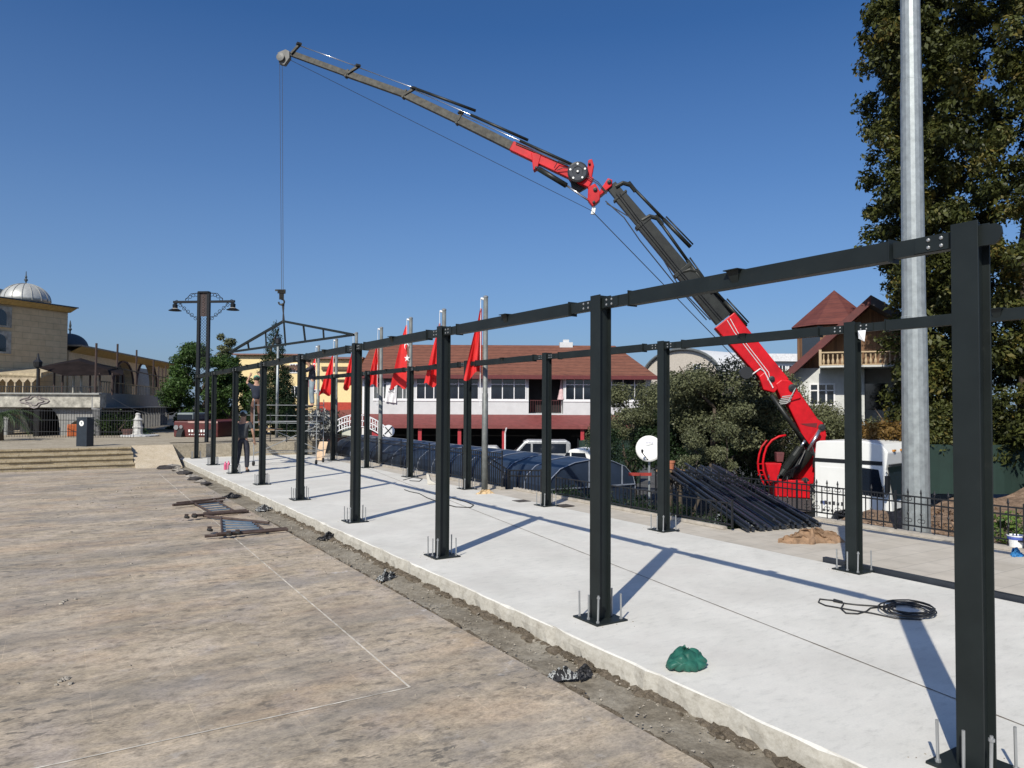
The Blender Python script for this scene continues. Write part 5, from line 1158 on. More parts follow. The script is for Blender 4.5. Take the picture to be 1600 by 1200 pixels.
# balcony
mb = MB(T); mb.box(X(1281), X(1400), -.75, .88, Z(576.5), Z(574)+.003); bal = mb.build('balcony_floor', HW, t)
BAL = mat('cream_balusters', (.45, .34, .21), .7, var=.15)
mb = MB(T); mb.box(X(1281), X(1400), -.72, -.58, Z(573.5), Z(572)).box(X(1281), X(1400), -.74, -.56, Z(555), Z(553)).box(X(1280), X(1284), -.76, -.54, Z(574), Z(549.5)); mb.build('balcony_rail', BAL, t)
mb = MB(T)
for k in range(18):
    x = X(1287)+k*.162; h = Z(555)-Z(572)
    mb.lathe((x, -.65, Z(572)+.002), [(.03, 0), (.05, h*.15), (.052, h*.3), (.022, h*.55), (.03, h*.8), (.045, h*.97)], 8)
mb.build('balusters', BAL, t)
window(T, t, X(1264), X(1304), Z(634), Z(599), .497, 3, tr=.35, fr=.06)
MB(T).box(X(1352), X(1385), 2.15, 2.19, Z(640), Z(598)).build('shaded_window', GLASS, t)
MB(T).box(X(1450), X(1468), 2.4, 2.44, Z(700), Z(640)).build('side_window', GLASS, t); MB(T).box(X(1442), X(1505), 2.46, 6.5, -2.2, Z(636)).build('side_wing', HW, t)
# green screen fence far right and behind the dish
GS = mat('dark_green_screen', (.012, .032, .024), .8, var=.25, scale=1.5)
def screen(lab, pa, pb, D, z0, z1):
    a = dep(pa, 632, D); b = dep(pb, 632, D); t = thing('green_screen_fence', lab, 'fence', (a.x, a.y, z0)); mb = MB(); n = 20; vs = []
    for i in range(n+1):
        p = a.lerp(b, i/n); w = .04*math.sin(i*1.3); vs += [(p.x, p.y+w, z0), (p.x, p.y+w, z1+.02*math.sin(i*.9))]
    mb.add(vs, [(2*i, 2*i+2, 2*i+3, 2*i+1) for i in range(n)]); mb.build('fabric', GS, t)
    for i in range(0, n+1, 4): p = a.lerp(b, i/n); MB().tube([(p.x, p.y+.08, z0), (p.x, p.y+.08, z1+.1)], .03, 6).build('post', BLACK, t)
screen('dark green fabric fence behind the soil bank at the right edge', 1440, 1720, 21.5, -.5, .92)
screen('dark green fabric fence right of the parked vans', 905, 1000, 40, -2.2, .10)

# ------------------------------------------------------------ mosque and terrace, left
TAN = brickmat('tan_stone_blocks', (.66, .48, .27), (.70, .53, .31), (.46, .35, .21), 1.3, .34, .02, bmp=.2)
STONEW = mat('weathered_white_stone', (.42, .40, .34), .85, var=.6, scale=3.2); LEAD = mat('lead_roof', (.05, .065, .075), .65, var=.2)
DOMEW = mat('pale_lead_dome', (.50, .50, .46), .4, metal=.3, var=.15); SHADEW = mat('terrace_shade_grey', (.25, .25, .24), .85, var=.2)  # terrace grey is the white stone with its shade put in the colour
EAVE = mat('ochre_eave', (.48, .33, .12), .8)
a = dep(-40, 632, 38.6); b = dep(103, 632, 43.6); a.z = b.z = 0
ex = (b-a).normalized(); ang = math.atan2(ex.y, ex.x); T = Matrix.Translation(b) @ Matrix.Rotation(ang, 4, 'Z')   # x<0 is left along the facade, y away
zt = zz_(492, 43.6); L = (b-a).length+8
t = thing('mosque', 'tan stone mosque with a white ribbed dome and low side wing', 'mosque', b+Vector((0,0,PZ)))
MB(T).box(-L, 0, 0, 16, PZ, zt).build('wall', TAN, t)
mb = MB(T); mb.add([(-L, -.12, zt), (.08, -.12, zt), (.22, -.5, zt+.26), (-L, -.5, zt+.26), (.22, 17, zt+.35), (.08, 16, zt)], [(0,1,2,3), (1,5,4,2)]); mb.build('eave', EAVE, t)
MB(T).box(-L, .26, -.55, 17, zt+.265, zt+.33).build('roof', LEAD, t)
dc = T.inverted() @ dep(36, 632, 45.5); dc.z = zz_(475, 45.5); mb = MB(T); mb.lathe(dc, [(1.36*math.cos(R(k*9)), 1.12*math.sin(R(k*9))) for k in range(11)], 32)
dm = mb.build('dome', DOMEW, t, smooth=True)
mb = MB(T)
for k in range(16):
    a_ = k*math.pi/8; mb.tube([dc+Vector((1.375*math.cos(R(q*10))*math.cos(a_), 1.375*math.cos(R(q*10))*math.sin(a_), 1.13*math.sin(R(q*10)))) for q in range(10)], .02, 5)
mb.build('dome_rib', mat('rib_grey', (.3, .3, .28), .5), dm)
mb = MB(T); mb.lathe(dc+Vector((0,0,1.1)), [(.04, 0), (.04, .15), (.1, .22), (.1, .3), (.04, .36), (.07, .45), (.03, .55), (.02, .8)], 10); mb.build('finial', LEAD, dm)
d2 = T.inverted() @ dep(-22, 632, 46); d2.z = zt+.6; mb = MB(T); mb.lathe(d2, [(1.8*math.cos(R(k*9)), 1.3*math.sin(R(k*9))) for k in range(11)], 24); mb.build('dome', LEAD, t, smooth=True)
for z0, z1 in ((zz_(521, 42), zz_(490, 42)), (zz_(560, 42), zz_(527, 42))):
    w = MB(T).box(-4.9, -3.45, -.06, -.003, z0, z1).build('window', STONEW, t); mb = MB(T); mb.prism([(-4.1+.35*math.cos(R(k*20)), -.075, z1-.5+.32*math.sin(R(k*20))) for k in range(10)]+[(-4.45, -.075, z0+.1), (-3.75, -.075, z0+.1)], (0, .01, 0)); mb.build('pane', GLASS, w)
# low wing receding to the right
c0 = dep(106, 632, 44.2); c1 = dep(264, 632, 66); c0.z = c1.z = 0; ex = (c1-c0).normalized(); T = Matrix.Translation(c0) @ Matrix.Rotation(math.atan2(ex.y, ex.x), 4, 'Z'); Lw = (c1-c0).length
t = thing('mosque_side_wing', 'low receding arcade wing with a dark dome right of the main mosque block', 'building', c0+Vector((0,0,PZ)))
zt = zz_(551, 44.2); WARM = mat('warm_wall', (.64, .48, .28), .85, var=.2)
mb = MB(T)
# arcade wall with real arched openings
nw = Vector((ex.y, -ex.x, 0)); lx = lambda px: (T.inverted() @ onP(px, 632, c0, nw)).x
ops = [((lx(176)+lx(206))/2, (lx(206)-lx(176))/2), ((lx(212)+lx(243))/2, (lx(243)-lx(212))/2)]; XM = lx(209); zf = 2.4; x = 0
def arch_wall(mb, x0, x1, z0, z1, xc, r, zs, y0, y1, n=12):
    pts = [(xc+r*math.cos(math.pi*k/n), zs+r*.8*math.sin(math.pi*k/n)) for k in range(n+1)][::-1]
    mb.box(x0, xc-r, y0, y1, z0, z1); mb.box(xc+r, x1, y0, y1, z0, z1)
    for (xa, za), (xb, zb2) in zip(pts, pts[1:]):
        mb.add([(xa, y0, za), (xb, y0, zb2), (xb, y0, z1), (xa, y0, z1), (xa, y1, za), (xb, y1, zb2), (xb, y1, z1), (xa, y1, z1)], [(0,1,2,3),(4,7,6,5),(0,4,5,1),(3,2,6,7)])
arch_wall(mb, 0, XM, PZ, zt, ops[0][0], ops[0][1], 3.3, 0, .5); arch_wall(mb, XM+.001, Lw, PZ, zt, ops[1][0], ops[1][1], 3.3, 0, .5)
mb.build('arcade_wall', WARM, t)
MB(T).box(0, Lw+5, 2.8, 3, PZ, zt).build('inner_wall', mat('pale_inner', (.4, .38, .36), .8, var=.3), t)
for xc, r in ops:
    mb = MB(T)
    for k in range(5): xx = xc-r*.8+k*r*.4; mb.box(xx-.09, xx+.09, 1.4, 1.5, PZ, 3.3+r*.5)
    mb.tube([(xc+r*1.04*math.cos(math.pi*k/12), -.04, 3.3+r*.84*math.sin(math.pi*k/12)) for k in range(13)], .09, 6); mb.build('arch_grille', mat('grille_dark', (.06, .03, .03), .7), t)
mb = MB(T); mb.add([(0, -.05, zt-.1), (Lw+.1, -.05, zt-.1), (Lw+.3, -.7, zt+.25), (0, -.7, zt+.25)], [(0,1,2,3)]); mb.build('eave', EAVE, t)
MB(T).box(0, Lw+.3, -.72, 9, zt+.255, zt+.35).build('roof', mat('red_tile_edge', (.24, .2, .15), .7), t)
dc = T.inverted() @ dep(107, 632, 49); dc.z = zz_(548, 49); mb = MB(T); mb.lathe(dc, [(1.12*math.cos(R(k*9)), 1.0*math.sin(R(k*9))) for k in range(11)], 24); dm = mb.build('dome', LEAD, t, smooth=True)
mb = MB(T); mb.lathe(dc+Vector((0,0,.98)), [(.05, 0), (.05, .2), (.12, .3), (.05, .42), (.08, .55), (.02, .9)], 10); mb.build('finial', LEAD, dm)
# terrace block in front
DT = 33.5; T = frame(0, DT); X = lambda px: px/ppm(DT); Z = lambda py: zz_(py, DT, 0)
t = thing('terrace_block', 'weathered white balcony terrace on arches in front of the mosque', 'building', T.translation+Vector((0,0,PZ)))
MB(T).box(X(-60), X(156), 0, .5, Z(636), Z(616)).build('parapet', STONEW, t)
MB(T).box(X(-60), X(156.5), -.12, .5, Z(616)+.002, Z(613.5)).build('coping', mat('coping_grey', (.3, .3, .28), .8), t)
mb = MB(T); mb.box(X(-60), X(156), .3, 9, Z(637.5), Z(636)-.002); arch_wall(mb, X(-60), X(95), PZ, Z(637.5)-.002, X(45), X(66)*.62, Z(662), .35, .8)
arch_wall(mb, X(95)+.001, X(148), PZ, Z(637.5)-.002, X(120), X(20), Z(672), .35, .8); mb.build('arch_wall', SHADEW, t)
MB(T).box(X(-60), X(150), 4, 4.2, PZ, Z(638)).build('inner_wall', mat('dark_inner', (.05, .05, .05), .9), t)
mb = MB(T); xo = X(54); zo = Z(626)
for q_ in (.32, .2): mb.tube([(xo+q_*1.7*math.cos(R(a_))*(1+.25*math.cos(R(4*a_))), -.02, zo+q_*.85*math.sin(R(a_))*(1+.25*math.cos(R(4*a_)))) for a_ in range(0, 360, 15)], .03, 5, closed=True)
mb.build('carved_ornament', mat('ornament_grey', (.25, .22, .21), .8), t)
# receding side of the terrace, its shade put into the dark greys
s0 = T @ Vector((X(156)+.01, .1, 0)); s1 = dep(264, 632, 52); s1.z = 0; ex = (s1-s0).normalized(); T2 = Matrix.Translation(s0) @ Matrix.Rotation(math.atan2(ex.y, ex.x), 4, 'Z'); L2 = (s1-s0).length
SW = t
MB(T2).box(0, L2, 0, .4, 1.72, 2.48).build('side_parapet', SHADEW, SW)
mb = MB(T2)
PM = mat('pier_shade_grey', (.14, .14, .14), .9)  # pier colour darkened to stand for the shade on this side
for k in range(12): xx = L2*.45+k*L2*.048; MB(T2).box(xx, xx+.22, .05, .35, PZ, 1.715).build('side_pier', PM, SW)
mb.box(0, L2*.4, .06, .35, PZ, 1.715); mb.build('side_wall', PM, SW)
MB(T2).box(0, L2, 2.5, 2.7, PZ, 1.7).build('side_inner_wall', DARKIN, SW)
mb = MB(T2)
for k in range(40): xx = L2*k/40; mb.box(xx, xx+.03, .1, .13, 2.485, 3.0)
mb.box(0, L2, .09, .14, 3.0, 3.04); mb.build('side_railing', BLACK, SW)
mb = MB(T)
for k in range(40): xx = X(-20)+k*.13; mb.box(xx, xx+.02, .1, .12, Z(613.4), Z(604))
mb.box(X(-20), X(156), .09, .14, Z(604), Z(603)); mb.build('front_railing', BLACK, SW)
XD = lambda px, y: (px-800)/F*(DT+y)+800/F*DT
ZD = lambda py, y: zz_(py, DT+y, 0)
# posts of the terrace (awning)
BRP = mat('brown_post', (.05, .03, .025), .7)
t = thing('terrace_awning', 'dark sagging awning on thin posts over the mosque terrace', 'awning', T @ Vector((X(110), 2, 2.5)))
mb = MB(T); A_ = [(XD(a_, y_), y_, ZD(b_, y_)) for a_, b_, y_ in ((56, 574, 1.0), (100, 587, .3), (192, 585, 1.5), (192, 578, 4), (125, 559, 5), (85, 567, 4))]
mb.add(A_+[(XD(122, 2.2), 2.2, ZD(563, 2.2))], [(0,1,6),(1,2,6),(2,3,6),(3,4,6),(4,5,6),(5,0,6)]); mb.build('fabric', mat('dark_awning_cloth', (.018, .013, .012), .95, var=.5, scale=2, spec=.1), t)
for px in (60, 84, 97, 114, 126, 140, 155, 175): MB(T).tube([(XD(px, 1.2), 1.2, Z(616)), (XD(px, 1.2), 1.2, ZD(582 if px > 60 else 576, 1.2))], .05 if px not in (114, 126) else .06, 6).build('post', BRP if px not in (114, 126) else STONEW, t)
t = thing('terrace_pergola', 'row of thin brown posts and beam on the receding side terrace', 'pergola', T2 @ Vector((L2*.5, .3, 2.5)))
for k, f_ in enumerate((.0, .22, .47, .75, .85, .93, 1.0)): MB(T2).tube([(L2*f_, .25, 2.49), (L2*f_, .25, 4.75+.35*math.sin(k))], .05, 6).build('post', BRP, t)
MB(T2).box(0, L2, .22, .28, 3.78, 3.84).build('crossbeam', BRP, t)
t = thing('arcade_canopy', 'scalloped tan arcade canopy on thin posts at the mosque front', 'arcade', T @ Vector((XD(20, 4.8), 5, 2.5)))
YA = 4.8; mb = MB(T); mb.prism([(XD(-60, YA), YA, ZD(590, YA)), (XD(63, YA), YA, ZD(590, YA)), (XD(63, YA), YA, ZD(584, YA)), (XD(104, 9), 9, ZD(574, 9)), (XD(-60, 9), 9, ZD(574, 9)), (XD(-60, YA), YA, ZD(584, YA))], (0, 0, .06)); mb.box(XD(-60, YA), XD(63, YA), YA, YA+.1, ZD(590, YA), ZD(583, YA)); mb.build('cornice', mat('arcade_stone', (.46, .38, .25), .8, var=.4), t)
AST = mat('arcade_tan', (.42, .35, .25), .85, var=.4, scale=5); mb = MB(T)
for px in range(-55, 58, 13):
    xa, xb, xm = XD(px, YA), XD(px+13, YA), XD(px+6.5, YA); zt_2, zl, zm = ZD(590, YA), ZD(599, YA), ZD(592, YA)
    mb.add([(xa, YA-.02, zt_2), (xb, YA-.02, zt_2), (xb, YA-.02, zl), (xm, YA-.02, zm), (xa, YA-.02, zl)], [(0,1,3),(1,2,3),(0,3,4)])
mb.build('scallops', AST, t)
for px in range(-55, 62, 13): MB(T).tube([(XD(px, YA), YA, 2.2), (XD(px, YA), YA, ZD(597, YA))], .05, 8).build('post', AST, t)
# lantern on the terrace
t = thing('terrace_lantern', 'ornate black lantern post on the mosque terrace parapet', 'lantern', T @ Vector((X(51), .3, Z(613))))
MB(T).tube([(X(51), .3, Z(613)), (X(51), .3, Z(575))], .05, 8).build('post', BLACK, t); MB(T).lathe((X(51), .3, Z(575)), [(.05, 0), (.16, .08), (.2, .3), (.08, .42), (.03, .7)], 8).build('lamp_head', BLACK, t)
# garden fence of the mosque
D = 31.8; T = frame(0, D); X = lambda px: px/ppm(D)
t = thing('garden_fence', 'thin dark railing fence below the mosque terrace', 'fence', T.translation+Vector((0,0,PZ)))
for z in (.75, 1.25, 1.65): MB(T).box(X(-40), X(210), 0, .02, z, z+.025).build('rail', BLACK, t)
mb = MB(T)
for k in range(60): xx = X(-40)+k*.117; mb.box(xx, xx+.012, .002, .014, PZ, 1.72)
mb.build('pickets', BLACK, t)
# fountain
c = dep(216, 632, 33.5); c.z = PZ
t = thing('stone_fountain', 'carved white marble fountain post beside the garden bushes', 'fountain', c); k = 1.0
mb = MB(); mb.lathe(c, [(.32, 0), (.32, .08), (.22, .1), (.2, .35), (.24, .4), (.2, .45), (.18, .7), (.22, .75), (.13, .82), (.1, .95), (.13, 1.0), (.06, 1.06)], 10); mb.build('pillar', mat('white_marble', (.5, .49, .46), .6, var=.5, scale=7), t)
MB().lathe(c+RT*.1, [(.8, 0), (.8, .05), (.76, .06)], 20).build('basin', mat('basin_white', (.6, .6, .58), .7), t)
mb = MB(); mb.lathe(c-RT*.42, [(.22, .06), (.28, .2), (.3, .3), (.2, .32)], 12); mb.build('bowl', mat('brown_bowl', (.12, .06, .05), .7), t)
o = MB().tube([dep(176, 622, 33.3), dep(195, 633, 34), dep(212, 641, 34.5), dep(235, 647, 35), dep(258, 647, 36), dep(272, 644, 37)], .012, 5).build('slack_cable', mat('pale_cable', (.16, .16, .16), .7)); tag(o, 'slack pale cable strung across the shaded terrace side', 'cable')
c = dep(116, 632, 33); o = MB().box(c.x-.25, c.x+.25, c.y-.2, c.y+.2, PZ, 1.05).build('orange_planter', mat('orange_plastic', (.5, .12, .03), .6), bevel=.04); tag(o, 'orange planter box under the terrace arch beside the litter bin', 'planter')

# litter bin
c = dep(134, 632, 25.6); c.z = PZ
t = thing('litter_bin', 'tall dark slab shaped litter bin with a white round sticker on the plaza', 'litter bin', c); T = Matrix.Translation(c) @ Matrix.Rotation(-YAW-.25, 4, 'Z')
BIN = mat('bin_navy', (.018, .026, .036), .45); MB(T).box(-.22, .22, -.16, .16, 0, .97).build('body', BIN, t, bevel=.015); MB(T).box(-.225, .225, -.165, .165, .975, 1.01).build('lid', BIN, t)
mb = MB(T); mb.lathe((0, -.162, .80), [(.095, 0), (.095, .004)], 24, axis=(0,-1,0)); st = mb.build('sticker', WHITE, t)
mb = MB(T); mb.tube([(0, -.17, .755), (0, -.17, .80)], .006, 5); mb.lathe((0, -.167, .82), [(.035, 0), (.035, .003)], 10, axis=(0,-1,0)); mb.build('tree_emblem', mat('emblem_grey', (.25, .28, .27), .6), st)

# double lamp post
c = dep(316, 632, 28.6); c.z = PZ
t = thing('double_lamp_post', 'ornate dark double column lamp post with two bell lamps', 'street lamp', c); T = Matrix.Translation(c) @ Matrix.Rotation(-YAW-.12, 4, 'Z')
zt = zz_(479, 28.6); LP = mat('lamp_post_paint', (.008, .011, .015), .6, spec=.25)
for x in (-.2, .2): MB(T).box(x-.055, x+.055, -.055, .055, 0, zt).build('column', LP, t)
MB(T).box(-.22, .22, -.09, .09, zt-.03, zt+.03).build('top_cap', LP, t)
MB(T).box(-.143, .143, -.02, .02, zt-.95, zt-.04).build('panel', mat('lamp_panel_dark', (.03, .02, .02), .6), t)
mb = MB(T)
for k in range(9):
    z = zt-.12-k*.1; mb.tube([(.05*math.cos(a_)*(1 if k % 2 else .6), -.03, z+.045*math.sin(a_)) for a_ in [i*math.pi/4 for i in range(8)]], .012, 4, closed=True)
mb.build('panel_scrollwork', mat('scroll_bronze', (.14, .10, .09), .6), t)
mb = MB(T)
for k in range(22):
    z = zt-1.05-k*.12
    for s in (-1, 1): mb.tube([(s*.06+.05*math.cos(a_), 0, z+.05*math.sin(a_)) for a_ in [i*math.pi/4 for i in range(8)]], .008, 4, closed=True)
mb.build('column_scrollwork', BLACK, t)
for s in (-1, 1):
    mb = MB(T)
    for k in range(6):
        x = s*(.34+.16*k); z = zt-1.02+.13*k; mb.tube([(x+.07*math.cos(a_), 0, z+.07*math.sin(a_)) for a_ in [i*math.pi/4 for i in range(8)]], .011, 4, closed=True)
    for k in range(4):
        x = s*(.32+.13*k); z = zt-.1-.02*k*k; mb.tube([(x+.07*math.cos(a_), 0, z+.06*math.sin(a_)) for a_ in [i*math.pi/4 for i in range(8)]], .011, 4, closed=True)
    mb.tube([(s*.26, 0, zt-1.05), (s*.6, 0, zt-.85), (s*1.0, 0, zt-.45)], .012, 5); mb.tube([(s*.26, 0, zt-.03), (s*.55, 0, zt-.05), (s*.78, 0, zt-.3)], .012, 5)
    mb.build('arm_scrollwork', BLACK, t)
for s in (-1, 1):
    MB(T).box(*sorted((s*.26, s*1.27)), -.04, .04, zt-.42, zt-.33).build('arm', LP, t)
    h = MB(T).lathe((s*1.2, 0, zt-.72), [(.24, 0), (.245, .015), (.12, .08), (.09, .1), (.1, .24), (.03, .3)], 16).build('lamp_head', LP, t)
    MB(T).lathe((s*1.2, 0, zt-.715), [(.13, .012), (.118, .076), (.1, .095)], 16).build('reflector', mat('lamp_glass', (.5, .47, .42), .3), h)

# plain lamp post behind the sixth column
c = dep(433, 632, 33); c.z = PZ; t = thing('garden_lamp_post', 'slim grey lamp post with a small dark head beside the fir tree', 'street lamp', c)
MB().tube([c, c+Vector((0,0,4.2))], [.07, .05], 10).build('pole', ZINC, t, smooth=True); MB().lathe(c+Vector((0,0,4.2)), [(.05, 0), (.15, .03), (.15, .2), (.06, .28)], 10).build('lamp_head', BLACK, t)
c = dep(437, 632, 32); c.z = PZ
# low fence, scrap and wire at the end of the slab
t = thing('rear_fence', 'thin wire and post fence crossing behind the far end of the slab', 'fence', dep(440, 690, 29)); a = dep(372, 690, 29.5); b = dep(500, 690, 28.5); a.z = b.z = PZ
for z in (.45, .75, 1.05): MB().tube([a+Vector((0,0,z)), b+Vector((0,0,z))], .012, 5).build('wire', ZINC, t)
for k in range(6): p = a.lerp(b, k/5); MB().tube([p, p+Vector((0,0,1.15))], .02, 6).build('post', BLACK, t)
for k, (px, D_, r) in enumerate(((385, 33, .6), (470, 34, .8), (505, 36, .9), (450, 36, .7))):
    tree(['leftmost low dark bush behind the rear fence', 'low dark bush behind the rear fence right of the fir', 'rightmost low dark bush beyond the scaffold', 'low dark bush under the fir tree'][k], 'round_shrub', px, 668, D_, (r, .6, .6), 4500, .08, L_DARK, .0, 60+k, 'low bushes behind the rear fence', ncl=9, cr=.7, crown='foliage')
c = dep(458, 632, 37); mb = MB(); o = MB().lathe(Vector((c.x, c.y, .9)), [(.25, 0), (.25, .6), (.18, .68)], 12).build('green_container', mat('container_green', (.02, .3, .08), .6)); 
tag(o, 'small bright green container standing beyond the rear fence', 'container')
t = tree('pile of bare dry branches and scrap heaped by the scaffold', 'dry_shrub', 502, 668, 30, (.55, .4, .6), 1600, .16, mat('dry_twig', (.3, .3, .28), .8), .3, 71, ncl=8, cr=.6, crown='branches')

# dark red lorry and white car at left
RD = mat('dark_red_lorry', (.10, .02, .018), .5, var=.3)
D = 33; T = frame(272, D, -.12); X = lambda px: (px-272)/ppm(D); Z = lambda py: zz_(py, D, 300)
t = thing('dark_red_lorry', 'old dark red lorry seen from the front behind the far end of the slab', 'lorry', T.translation+Vector((0,0,PZ)))
MB(T).box(X(272), X(345), 0, 5, Z(683), Z(658)).build('body', RD, t, bevel=.05); MB(T).box(X(272), X(300), .2, 1.6, Z(657.5), Z(645)).build('cab', mat('lorry_cab_grey', (.14, .17, .17), .5), t, bevel=.08)
MB(T).box(X(274), X(298), .17, .19, Z(656), Z(648)).build('windscreen', GLASS, t)
MB(T).box(X(296), X(345), -.03, -.002, Z(661), Z(658)).build('pale_stripe', mat('dull_pale_red', (.4, .25, .22), .7), t)
mb = MB(T)
for k in range(9): mb.box(X(297+k*5), X(300+k*5), -.03, -.002, Z(675), Z(671)); mb.box(X(298+k*4), X(300+k*4), -.03, -.002, Z(679.5), Z(678)) if k < 7 else None
mb.build('lettering', WHITE, t); MB(T).lathe((X(277), -.01, Z(668)), [(.1, 0), (.11, .05)], 14, axis=(0,-1,0)).build('headlight', CHROME, t); MB(T).lathe((X(285), -.01, Z(667)), [(.07, 0), (.08, .04)], 14, axis=(0,-1,0)).build('headlight', CHROME, t)
MB(T).box(X(282), X(345), -.1, -.035, Z(690), Z(683.5)).build('bumper', BLACK, t)
for x in (X(285), X(335)): MB(T).lathe((x, .1, Z(682)), [(.1, -.12), (.34, -.12), (.36, 0), (.34, .14), (.1, .14)], 18, axis=(1,0,0)).build('wheel', RUBBER, t)
# vans and cars on the lower street
def van(lab, px0, px1, pyroof, D, turn, m, low=False, stripe=None, name='van'):
    T = frame(px0, D, turn); L = (px1-px0)/ppm(D)/math.cos(turn); zt = zz_(pyroof, D); g = -2.2; Hh = zt-g
    t = thing(name, lab, name, T.translation+Vector((0,0,g)))
    pr = [(0, g+.45), (.02, g+Hh*.48), (.12*L, g+Hh*.55), (.30*L, g+Hh*.95), (.36*L, zt), (.94*L, zt), (L, g+Hh*.93), (L, g+.4)] if not low else [(0, g+.35), (.02, g+Hh*.5), (.22*L, g+Hh*.6), (.38*L, g+Hh*.97), (.5*L, zt), (.75*L, zt*.995), (.92*L, g+Hh*.66), (L, g+Hh*.6), (L, g+.35)]
    MB(T).prism([(x, 0, z) for x, z in pr], (0, 1.85, 0)).build('body', m, t, bevel=.08)
    gz0, gz1 = g+Hh*.60, g+Hh*.9
    MB(T).prism([(.20*L, -.012, gz0), (.33*L, -.012, gz1), (.40*L, -.012, gz1), (.40*L, -.012, gz0)], (0, .01, 0)).build('front_side_window', GLASS, t)
    MB(T).prism([(.43*L, -.012, gz0), (.43*L, -.012, gz1), ((.93 if not low else .72)*L, -.012, gz1), ((.93 if not low else .8)*L, -.012, gz0)], (0, .01, 0)).build('side_window', GLASS, t)
    a_, b_ = pr[2], pr[3]; nx, nz = -(b_[1]-a_[1]), (b_[0]-a_[0]); ln = math.hypot(nx, nz); nx, nz = nx/ln*.015, nz/ln*.015
    mb = MB(T); p_ = lambda f_, y: (a_[0]+(b_[0]-a_[0])*f_+nx, y, a_[1]+(b_[1]-a_[1])*f_+nz); mb.add([p_(.06, .1), p_(.96, .12), p_(.96, 1.73), p_(.06, 1.75)], [(0,1,2,3)]); mb.build('windscreen', GLASS, t)
    for x in (.18*L, .80*L): w = MB(T).lathe((x, .0, g+.34), [(.1, -.02), (.33, -.02), (.34, .2), (.1, .2)], 20, axis=(0,1,0)).build('wheel', RUBBER, t)
    MB(T).box(.02, L-.02, -.014, -.003, g+Hh*.36, g+Hh*.39).build('trim_strip', BLACK, t)
    if stripe: MB(T).box(.1*L, .95*L, -.018, -.004, g+Hh*.42, g+Hh*.52).build('stripe', stripe, t)
    return t
van('white van with dark side windows parked left of the far column by the canopy', 788, 892, 688, 46, .0, mat('silver_van_paint', (.45, .46, .46), .35, metal=.3))
van('white car with a blue stripe parked nearest the green fabric fence', 862, 932, 700, 38, -.35, WHITE, stripe=mat('dark_blue_band', (.02, .04, .2), .5), low=True, name='car')
van('pale car half hidden by the blue canopy left of the white van', 728, 792, 698, 47, .0, mat('silver_paint', (.5, .5, .48), .4), low=True, name='car')
# satellite dish, pot, small red sign
c = dep(1014, 701, 16.8); t = thing('satellite_dish', 'round white satellite dish behind the far column beside the tube stack', 'satellite dish', (c.x, c.y, -1.9))
ax = (CAM-c).normalized()+Vector((-.25, -.1, .15)); ax.normalize()
MB().lathe(c, [(.0, -.05), (.12, -.042), (.22, -.018), (.30, .0), (.302, .006), (.22, -.01), (.12, -.033), (.0, -.04)], 32, axis=tuple(ax)).build('dish', WHITE, t, smooth=True)
mb = MB(); mb.tube([c-Vector((0,0,.28)), c+ax*.22+R2*-.13+Vector((0,0,-.12))], .012, 6); mb.lathe(c+ax*.22+R2*-.13+Vector((0,0,-.12)), [(.02, 0), (.03, .05), (.02, .08)], 8); mb.build('feed_arm', BLACK, t)
MB().tube([c-ax*.08, c-ax*.08-Vector((0,0,1.0)), Vector((c.x, c.y, -1.9))], .025, 8).build('stand', ZINC, t)
mb = MB()
for k in range(5): mb.cbox(c+ax*.012+R2*(-.06+.035*k)+U2*(.13), (.022, .004, .022), -YAW)
mb.build('dish_lettering', mat('faint_blue', (.35, .35, .5), .6), t)
c = dep(1048, 727, 16.5); t = thing('flower_pot', 'small terracotta flower pot right of the far column with the dish', 'flower pot', c-Vector((0,0,.1)))
MB().lathe(c-Vector((0,0,.1)), [(.06, 0), (.09, .16), (.1, .16), (.1, .2), (.07, .2)], 14).build('pot', mat('terracotta', (.45, .16, .08), .8), t)
MB().box(c.x-.3, c.x+.3, c.y-.15, c.y+.15, c.z-.14, c.z-.102).build('shelf', WOOD, t)
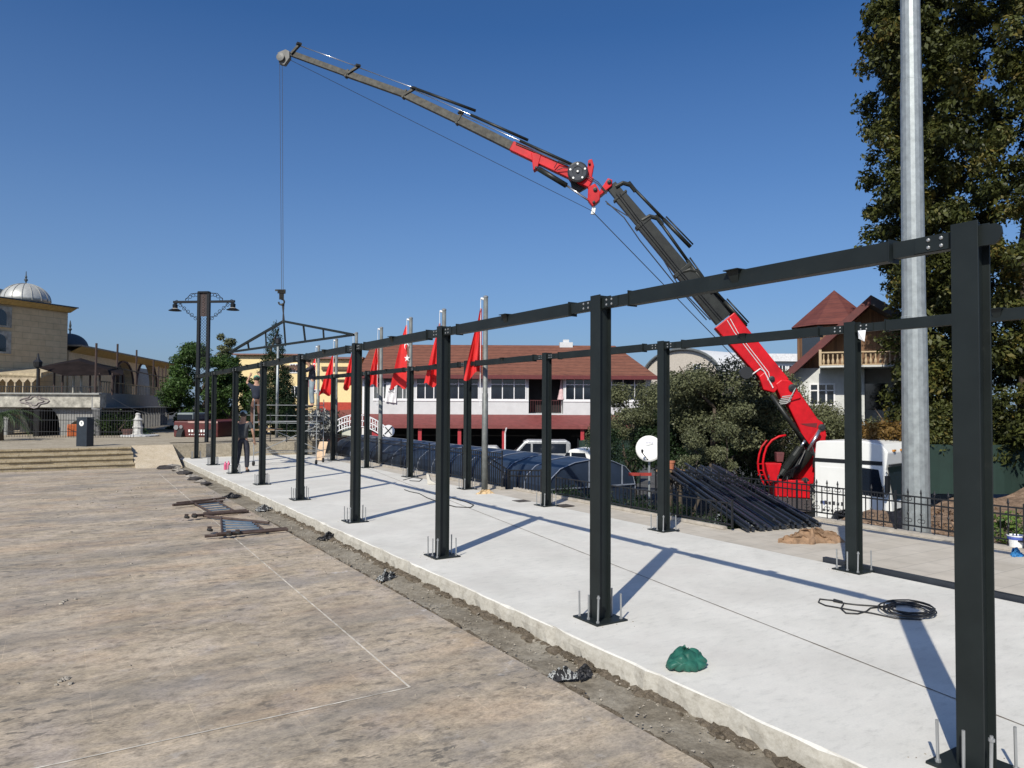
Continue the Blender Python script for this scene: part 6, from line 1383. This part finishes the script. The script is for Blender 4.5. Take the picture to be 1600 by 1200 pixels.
MB().tube([c-Vector((.2,0,.14)), Vector((c.x-.2, c.y, -1.9))], .02, 6).build('shelf_leg', BLACK, t)
c = dep(1000, 741, 16.6); mb = MB(); mb.bar(c-RT*.26, c+RT*.26, .02, .07); o = mb.build('red_sign_board', mat('dark_red_sign', (.3, .03, .02), .6)); tag(o, 'small red sign strip below the satellite dish', 'sign'); MB().tube([c, Vector((c.x, c.y, -1.9))], .015, 6).build('stake', BLACK, o)

# curved white entrance sign
D = 33; T = frame(560, D); X = lambda px: (px-560)/ppm(D); Z = lambda py: zz_(py, D, 560)
t = thing('arched_entrance_sign', 'curved white lattice entrance sign with a round white disc at its right end', 'sign', T @ Vector((0, 0, -2.2)))
def arc(px, off): s = (px-558)/52; return Z(648+26*s*s+off)
for off in (0, 9, 18): MB(T).tube([(X(px), 0, arc(px, off)) for px in range(508, 611, 6)], .03, 6).build('arch_tube', WINF, t)
mb = MB(T); rr2 = random.Random(2)
for row in (0, 9):
    for px in range(510, 606, 4):
        z1, z0 = arc(px, row+1.5), arc(px, row+7.5); x = X(px); mb.box(x, x+.035, -.02, .02, z0, z1)
        if rr2.random() < .7: zz3 = z0+(z1-z0)*rr2.choice((0, .45, .85)); mb.box(x+.036, x+.085, -.02, .02, zz3, zz3+.03)
mb.build('letters', WINF, t)
MB(T).lathe((X(608), -.05, Z(673)), [(.27, 0), (.27, .05)], 24, axis=(0,-1,0)).build('disc', WINF, t)
mb = MB(T); mb.bar((X(602), -.11, Z(678)), (X(614), -.11, Z(666)), .02, .04); mb.bar((X(603), -.11, Z(667)), (X(613), -.11, Z(679)), .02, .04); mb.build('disc_cross', BLACK, t)
for px in (510, 606): MB(T).tube([(X(px), .05, -2.2), (X(px), .05, arc(px, 5))], .05, 8).build('leg', WINF, t)
MB(T).box(X(534), X(549), .1, .16, Z(682), Z(667)).build('white_board', mat('cream_board', (.6, .6, .5), .7), t)
MB(T).box(X(581), X(593), .1, .16, Z(686), Z(672)).build('red_board', REDP, t)
